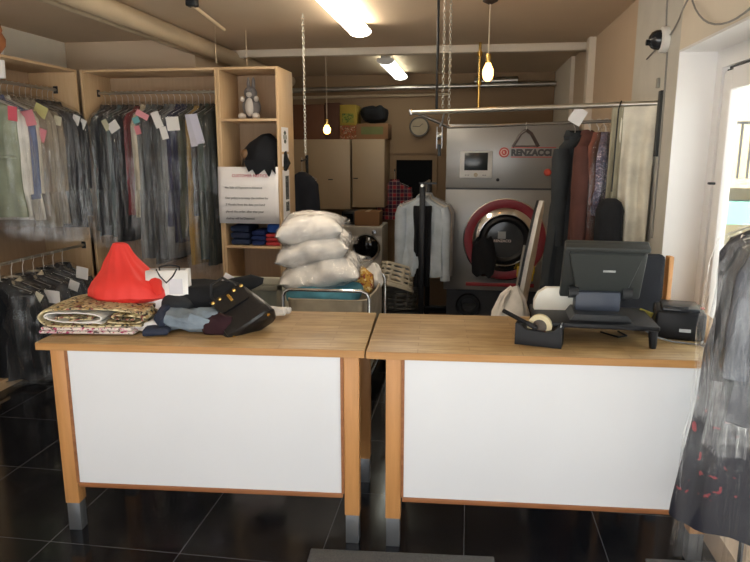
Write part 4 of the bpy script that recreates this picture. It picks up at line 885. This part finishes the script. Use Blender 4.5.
# ------------------------------------------------------------------ back of the shop
def cabinet(label, x0, x1, z0, z1, y0, hx_):
    t = T('wall_cabinet', label, 'cabinet', ((x0+x1)/2, (y0+YB)/2, z0), 0, 'cream wall cabinets'); w, d, h = x1-x0, YB-y0, z1-z0
    B().box((0, .01, h/2), (w, d-.02, h), .002).done('carcass', M_cream_cab, t); dr = B().box((0, -d/2+.0, h/2), (w-.004, .018, h-.004), .002).done('door', M_cream_cab, t)
    B().box((hx_, -d/2-.018, h*.43), (.06, .016, .012), .003).done('handle', M_dgrey, dr)
cabinet('wide cream wall cabinet under the tallest cardboard box', -2.3, -1.5, .97, 1.85, 8.1, .15)
cabinet('narrow cream wall cabinet under the black bag', -1.47, -1.06, 1.0, 1.85, 8.1, -.16)
def carton(name, label, c, d, mat, rz=0, group='boxes stacked on the wall cabinets', flaps=True, band=None):
    t = T(name, label, 'box', c, rz, group); w, p, h = d
    B().box((0, 0, h/2), d, .004).done('carton', mat, t)
    if flaps: B().box((0, 0, h+.001), (.05, p, .003)).done('tape', plain('box_tape', '#a98a62', .3), t)
    if band: B().box((0, -p/2-.001, h*band[0]), (w*.7, .002, h*band[1]), 0).done('printed_panel', band[2], t)
    return t
brn = plain('dark_cardboard', '#6b4530', .85, var=.1, sc=3)
carton('cardboard_box', 'tall brown cardboard box at the left on the wide cabinet', (-2.06, 8.36, 1.852), (.44, .4, .43), brn)
carton('cardboard_box', 'dark brown cardboard box behind the round bulb', (-1.74, 8.38, 1.852), (.19, .38, .45), plain('dark_cardboard_b', '#5a3a2b', .85, var=.1, sc=3))
carton('fruit_box', 'fruit box with orange and white print under the yellow box', (-1.53, 8.35, 1.852), (.22, .36, .17), spots('fruit_print', '#8a5a34', ['#c2a68c', '#a8432c', '#6b3d24'], 16, thr=(.25, .4)), flaps=False)
carton('fruit_box', 'yellow box with green printed patch, upper of the two fruit boxes', (-1.535, 8.36, 2.024), (.21, .36, .25), plain('yellow_card', '#a38a35', .8, var=.1, sc=4), flaps=False, band=(.35, .45, spots('green_print', '#8d8a3a', ['#3c5a2f', '#59702f'], 14, thr=(.3, .45))))
carton('cardboard_box', 'long low brown box under the black bag', (-1.225, 8.36, 1.852), (.4, .4, .19), M_card, band=(.55, .5, plain('faded_green', '#6f7448', .85)))
b = B(); b.box((0, 0, .1), (.34, .3, .2), .09, seg=3).sub(2).wob(.03, 8, 3); b.xf(Matrix.Translation((0, 0, .012)))
tag(b.done('black_bag', cloth('#17181b'), None, (-1.23, 8.36, 2.05)), 'black soft bag on top of the long low box', 'bag')
t = T('washing_machine', 'pale washing machine with a black and chrome round door behind the trolley', 'washing machine', (-1.27, 7.8, 0)); mwm = plain('appliance_white', '#b9b3a8', .35, var=.02)
B().box((0, 0, .41), (.52, .58, .82), .012).done('body', mwm, t)
B().box((0, -.292, .76), (.5, .01, .1), .003).done('control_panel', plain('appliance_panel', '#a49e92', .4), t)
Rw = Matrix.Translation((.075, -.29, .57)) @ Matrix.Rotation(PI/2, 4, 'X')
wd = B().lathe([(.14, 0), (.165, 0), (.17, .025), (.158, .05), (.14, .04)], 40, Rw, False, False).done('door', M_chrome, t)
B().lathe([(.145, .035), (.1, .06), (0, .065)], 32, Rw, False, True).done('door_glass', plain('black_door_glass', '#0f1012', .08, var=.02), wd)
B().lathe([(0, 0), (.028, 0), (.026, .025), (0, .026)], 20, Matrix.Translation((.17, -.297, .76)) @ Matrix.Rotation(PI/2, 4, 'X')).done('dial', M_chrome, t)
carton('cardboard_box', 'small brown box on the washing machine with a dark cut out', (-1.2, 7.72, .822), (.3, .3, .17), M_card, group='boxes by the washing machine', band=None)
o = B().box((0, 0, .085), (.16, .3, .16), .008).done('casing', M_black, T('microwave', 'black box shaped appliance on the washing machine beside the small brown box', 'appliance', (-1.44, 7.78, .822)))
B().box((0, -.152, .085), (.12, .004, .11)).done('front_glass', plain('black_door_glass', '#0f1012', .08, var=.02), o.parent)
t = T('wall_clock', 'round beige faced wall clock with dark rim on the back wall', 'clock', (-.665, YB-.04, 2.017)); Rc = Matrix.Rotation(PI/2, 4, 'X')
B().lathe([(0, -.03), (.12, -.03), (.13, 0), (.125, .02), (.112, .02), (.108, .004), (0, .004)], 40, Rc).done('case', plain('clock_rim', '#4e463a', .4), t)
B().lathe([(0, .0045), (.108, .0045), (.108, .006), (0, .006)], 36, Rc).done('face', plain('clock_face', '#a8977a', .5), t)
for a, l in ((.9, .06), (-1.5, .085)): B().box((sin(a)*l/2, -.009, cos(a)*l/2), (.006, .002, l), rot=Matrix.Rotation(a, 3, 'Y')).done('hand', M_black, t)
t = T('wall_hook', 'small hook on the back wall beside the dark window', 'hook', (-.975, YB-.02, 1.45)); B().tube([(0, .018, 0), (0, -.12, 0), (0, -.135, .02)], .006, 8).done('peg', M_blk_metal, t)
garment('plaid_shirt', 'red and navy plaid shirt hanging by the dark window', 'shirt', (-.975, YB-.12, 1.438), .1, plaid('red_plaid'), .62, .42, .07, 'shirt', seed=21, bag=None, sleeve=.38)
# shirts on the middle rack
t = T('garment_rack', 'black garment rack carrying white shirts left of the machine', 'garment rack', (-.42, 6.1, 0))
for y in (-.2, .75):
    B().box((0, y, .69), (.05, .04, 1.38), .004).done('post', M_blk_metal, t); B().box((0, y, .02), (.46, .05, .04), .006).done('foot', M_blk_metal, t)
B().tube([(0, -.26, 1.39), (0, .8, 1.39)], .014, 12).done('rail', M_galv, t); B().box((.05, -.22, 1.41), (.16, .02, .016)).done('top_bar', M_blk_metal, t)
shw = [('#a9b3bc', 'pale blue grey shirt at the front of the black rack', -.44, 6.02, .0), ('#d2cdc2', 'white shirt second on the black rack', -.42, 6.17, .08), ('#b4bac0', 'white shirt third on the black rack, reaching furthest right', -.4, 6.3, -.1), ('#aeb6be', 'pale shirt last on the black rack', -.42, 6.45, .05)]
for i, (c, d, x, y, r) in enumerate(shw):
    garment('shirt', d, 'shirt', (-.42, y, 1.39), r, cl(c), .86, .46 if i != 2 else .5, .06, 'shirt', seed=40+i, bag=None, group='shirts on the black rack', sleeve=.7)
garment('black_trousers', 'black trousers hanging in front of the pale shirts on the black rack', 'trousers', (-.42, 5.955, 1.39), .02, cloth('#131418'), .95, .2, .03, 'trousers', seed=48, bag=None)
def basket(label, c, rot, col):
    t = T('laundry_basket', label, 'basket', c, 0, 'laundry baskets'); t.rotation_euler = rot; m = plain('basket_'+col, col, .45)
    def rr(k, z, n=40): return [V(.2*k*math.copysign(abs(cos(2*PI*i/n))**.7, cos(2*PI*i/n)), .15*k*math.copysign(abs(sin(2*PI*i/n))**.7, sin(2*PI*i/n)), z) for i in range(n)]
    B().loft([rr(.97, .2), rr(1.02, .21), rr(1.02, .235), rr(.95, .235), rr(.94, .2), rr(.97, .2)], False, False).done('rim', m, t)
    B().loft([rr(.78, 0), rr(.78, .008)]).done('floor', m, t)
    b = B(); N = 42; zs = [0, .025, .04, .07, .085, .115, .13, .16, .175, .205]
    vs = [[b.bm.verts.new(p) for p in rr(.78+.18*z/.205, z, N)] for z in zs]
    for i in range(len(zs)-1):
        for k in range(N):
            if i % 2 == 0 or k % 3 == 0: b.bm.faces.new((vs[i][k], vs[i][(k+1) % N], vs[i+1][(k+1) % N], vs[i+1][k]))
    o = b.done('lattice_wall', m, t); o.modifiers.new('thick', 'SOLIDIFY').thickness = .004
basket('cream slatted laundry basket tipped on its side', (-.66, 6.0, .62), (math.radians(160), .3, .3), '#a9a18f')
basket('dark grey laundry basket below the cream one', (-.64, 6.05, .2), (0, 0, .1), '#4c4b48')
t = T('low_stool', 'low dark stool under the laundry baskets', 'stool', (-.64, 6.05, 0)); B().box((0, 0, .18), (.42, .34, .035), .006).done('seat', M_black, t)
for x in (-.18, .18):
    for y in (-.14, .14): B().box((x, y, .082), (.03, .03, .164)).done('leg', M_black, t)
# ------------------------------------------------------------------ wall fittings at the right
t = T('dome_camera', 'dark dome security camera on a white base on the grey wall column', 'security camera', (XR-.017, 3.9, 2.29)); Rm = Matrix.Rotation(-PI/2, 4, 'Y')
B().lathe([(0, 0), (.07, 0), (.07, .03), (.055, .04), (0, .04)], 32, Rm).done('base', plain('camera_white', '#d9d8d4', .4), t)
B().lathe([(.054, .04), (.052, .06), (.042, .08), (.022, .094), (0, .098)], 28, Rm).done('dome', plain('smoked_dome', '#25262a', .08, var=.02), t)
B().lathe([(0, 0), (.016, 0), (.016, .02), (0, .022)], 16, Matrix.Translation((-.088, .0, -.012)) @ Rm).done('lens', M_black, t)
t = T('wall_box', 'tiny grey junction box on the wall column below the dome camera', 'junction box', (XR-.016, 3.98, 2.07)); B().box((-.008, 0, 0), (.016, .03, .055), .003).done('box', plain('socket_grey', '#8b887f', .5), t)
gc = plain('thin_grey_cable', '#8f8d88', .5)
for n, (l, pts) in enumerate((('thin cable running up the column from the dome camera', [(XR-.02, 3.92, 2.35), (XR-.022, 3.95, 2.5), (XR-.022, 3.9, 2.67)]), ('thin cable looping from the column across the window head', [(XR-.02, 3.85, 2.3), (XR-.025, 3.7, 2.34), (XR-.06, 3.5, 2.38), (XR-.03, 3.35, 2.5), (XR-.03, 3.3, 2.66)]), ('slack cable sagging across the top of the window', [(XR-.03, 3.55, 2.6), (XR-.05, 3.45, 2.4), (XR-.05, 3.2, 2.24), (XR-.04, 2.9, 2.19), (XR-.04, 2.6, 2.24)]), ('short cable leading left from the dome camera', [(XR-.02, 3.97, 2.28), (XR-.024, 4.15, 2.26), (XR-.022, 4.28, 2.24)]), ('cable running down the wall column beside the window', [(XR-.021, 3.86, 2.22), (XR-.022, 3.84, 1.9), (XR-.022, 3.85, 1.2)]))):
    q = [V(*p) for p in pts]
    for _ in range(2): q = [q[0]]+[x for a, b_ in zip(q, q[1:]) for x in (a*.75+b_*.25, a*.25+b_*.75)]+[q[-1]]
    tag(B().tube(q, .0045, 6).done('cable', gc), l, 'cable', 'thin cables by the window')
b = B(); b.box((0, 0, .0), (.02, .05, .36), .004); tag(b.done('door_bar', M_dgrey, None, (XR-.028, 3.88, 1.84)), 'narrow dark bracket on the wall at the curtain edge', 'bracket')
# ------------------------------------------------------------------ bagged dresses in the right foreground
rx = .985
t = T('garment_stand', 'chrome garment stand at the right edge holding bagged dresses', 'garment rack', (rx, 1.95, 0), math.radians(-9))
B().tube([(0, -.55, 1.6), (0, .38, 1.6)], .013, 12).done('rail', M_chrome, t)
for y in (-.5, .36): B().cyl((0, y, .03), (0, y, 1.6), .014, n=12).done('post', M_chrome, t); B().box((.0, y, .02), (.3, .04, .04), .006).done('foot', M_black, t)
GR = 'bagged garments at the right edge'
fx_ = lambda y: (rx+.158*(y-1.95), y, 1.6)
garment('bagged_dress', 'long dark dress with red flowers in clear plastic at the right edge', 'garment', fx_(2.22), -.55, spots('dark_red_flowers', '#20222f', ['#1a1b27', '#9c3a45'], 10, thr=(.14, .2)), 1.27, .4, .04, 'dress', seed=73, bag=M_film_b, group=GR, flare=1.35, cover=1.4)
garment('bagged_jacket', 'dark grey bagged jacket hanging in front of the flowered dress', 'garment', fx_(2.08), -.5, cloth('#3f4246'), .7, .36, .035, 'jacket', seed=71, bag=M_film_b, group=GR, cover=.8, sleeve=.45)
garment('bagged_shirt', 'pale grey bagged shirt nearest the viewer at the right edge', 'garment', fx_(1.95), -.5, cloth('#5d6067'), .75, .36, .03, 'shirt', seed=72, bag=M_film_b, group=GR, cover=.85, sleeve=.4)
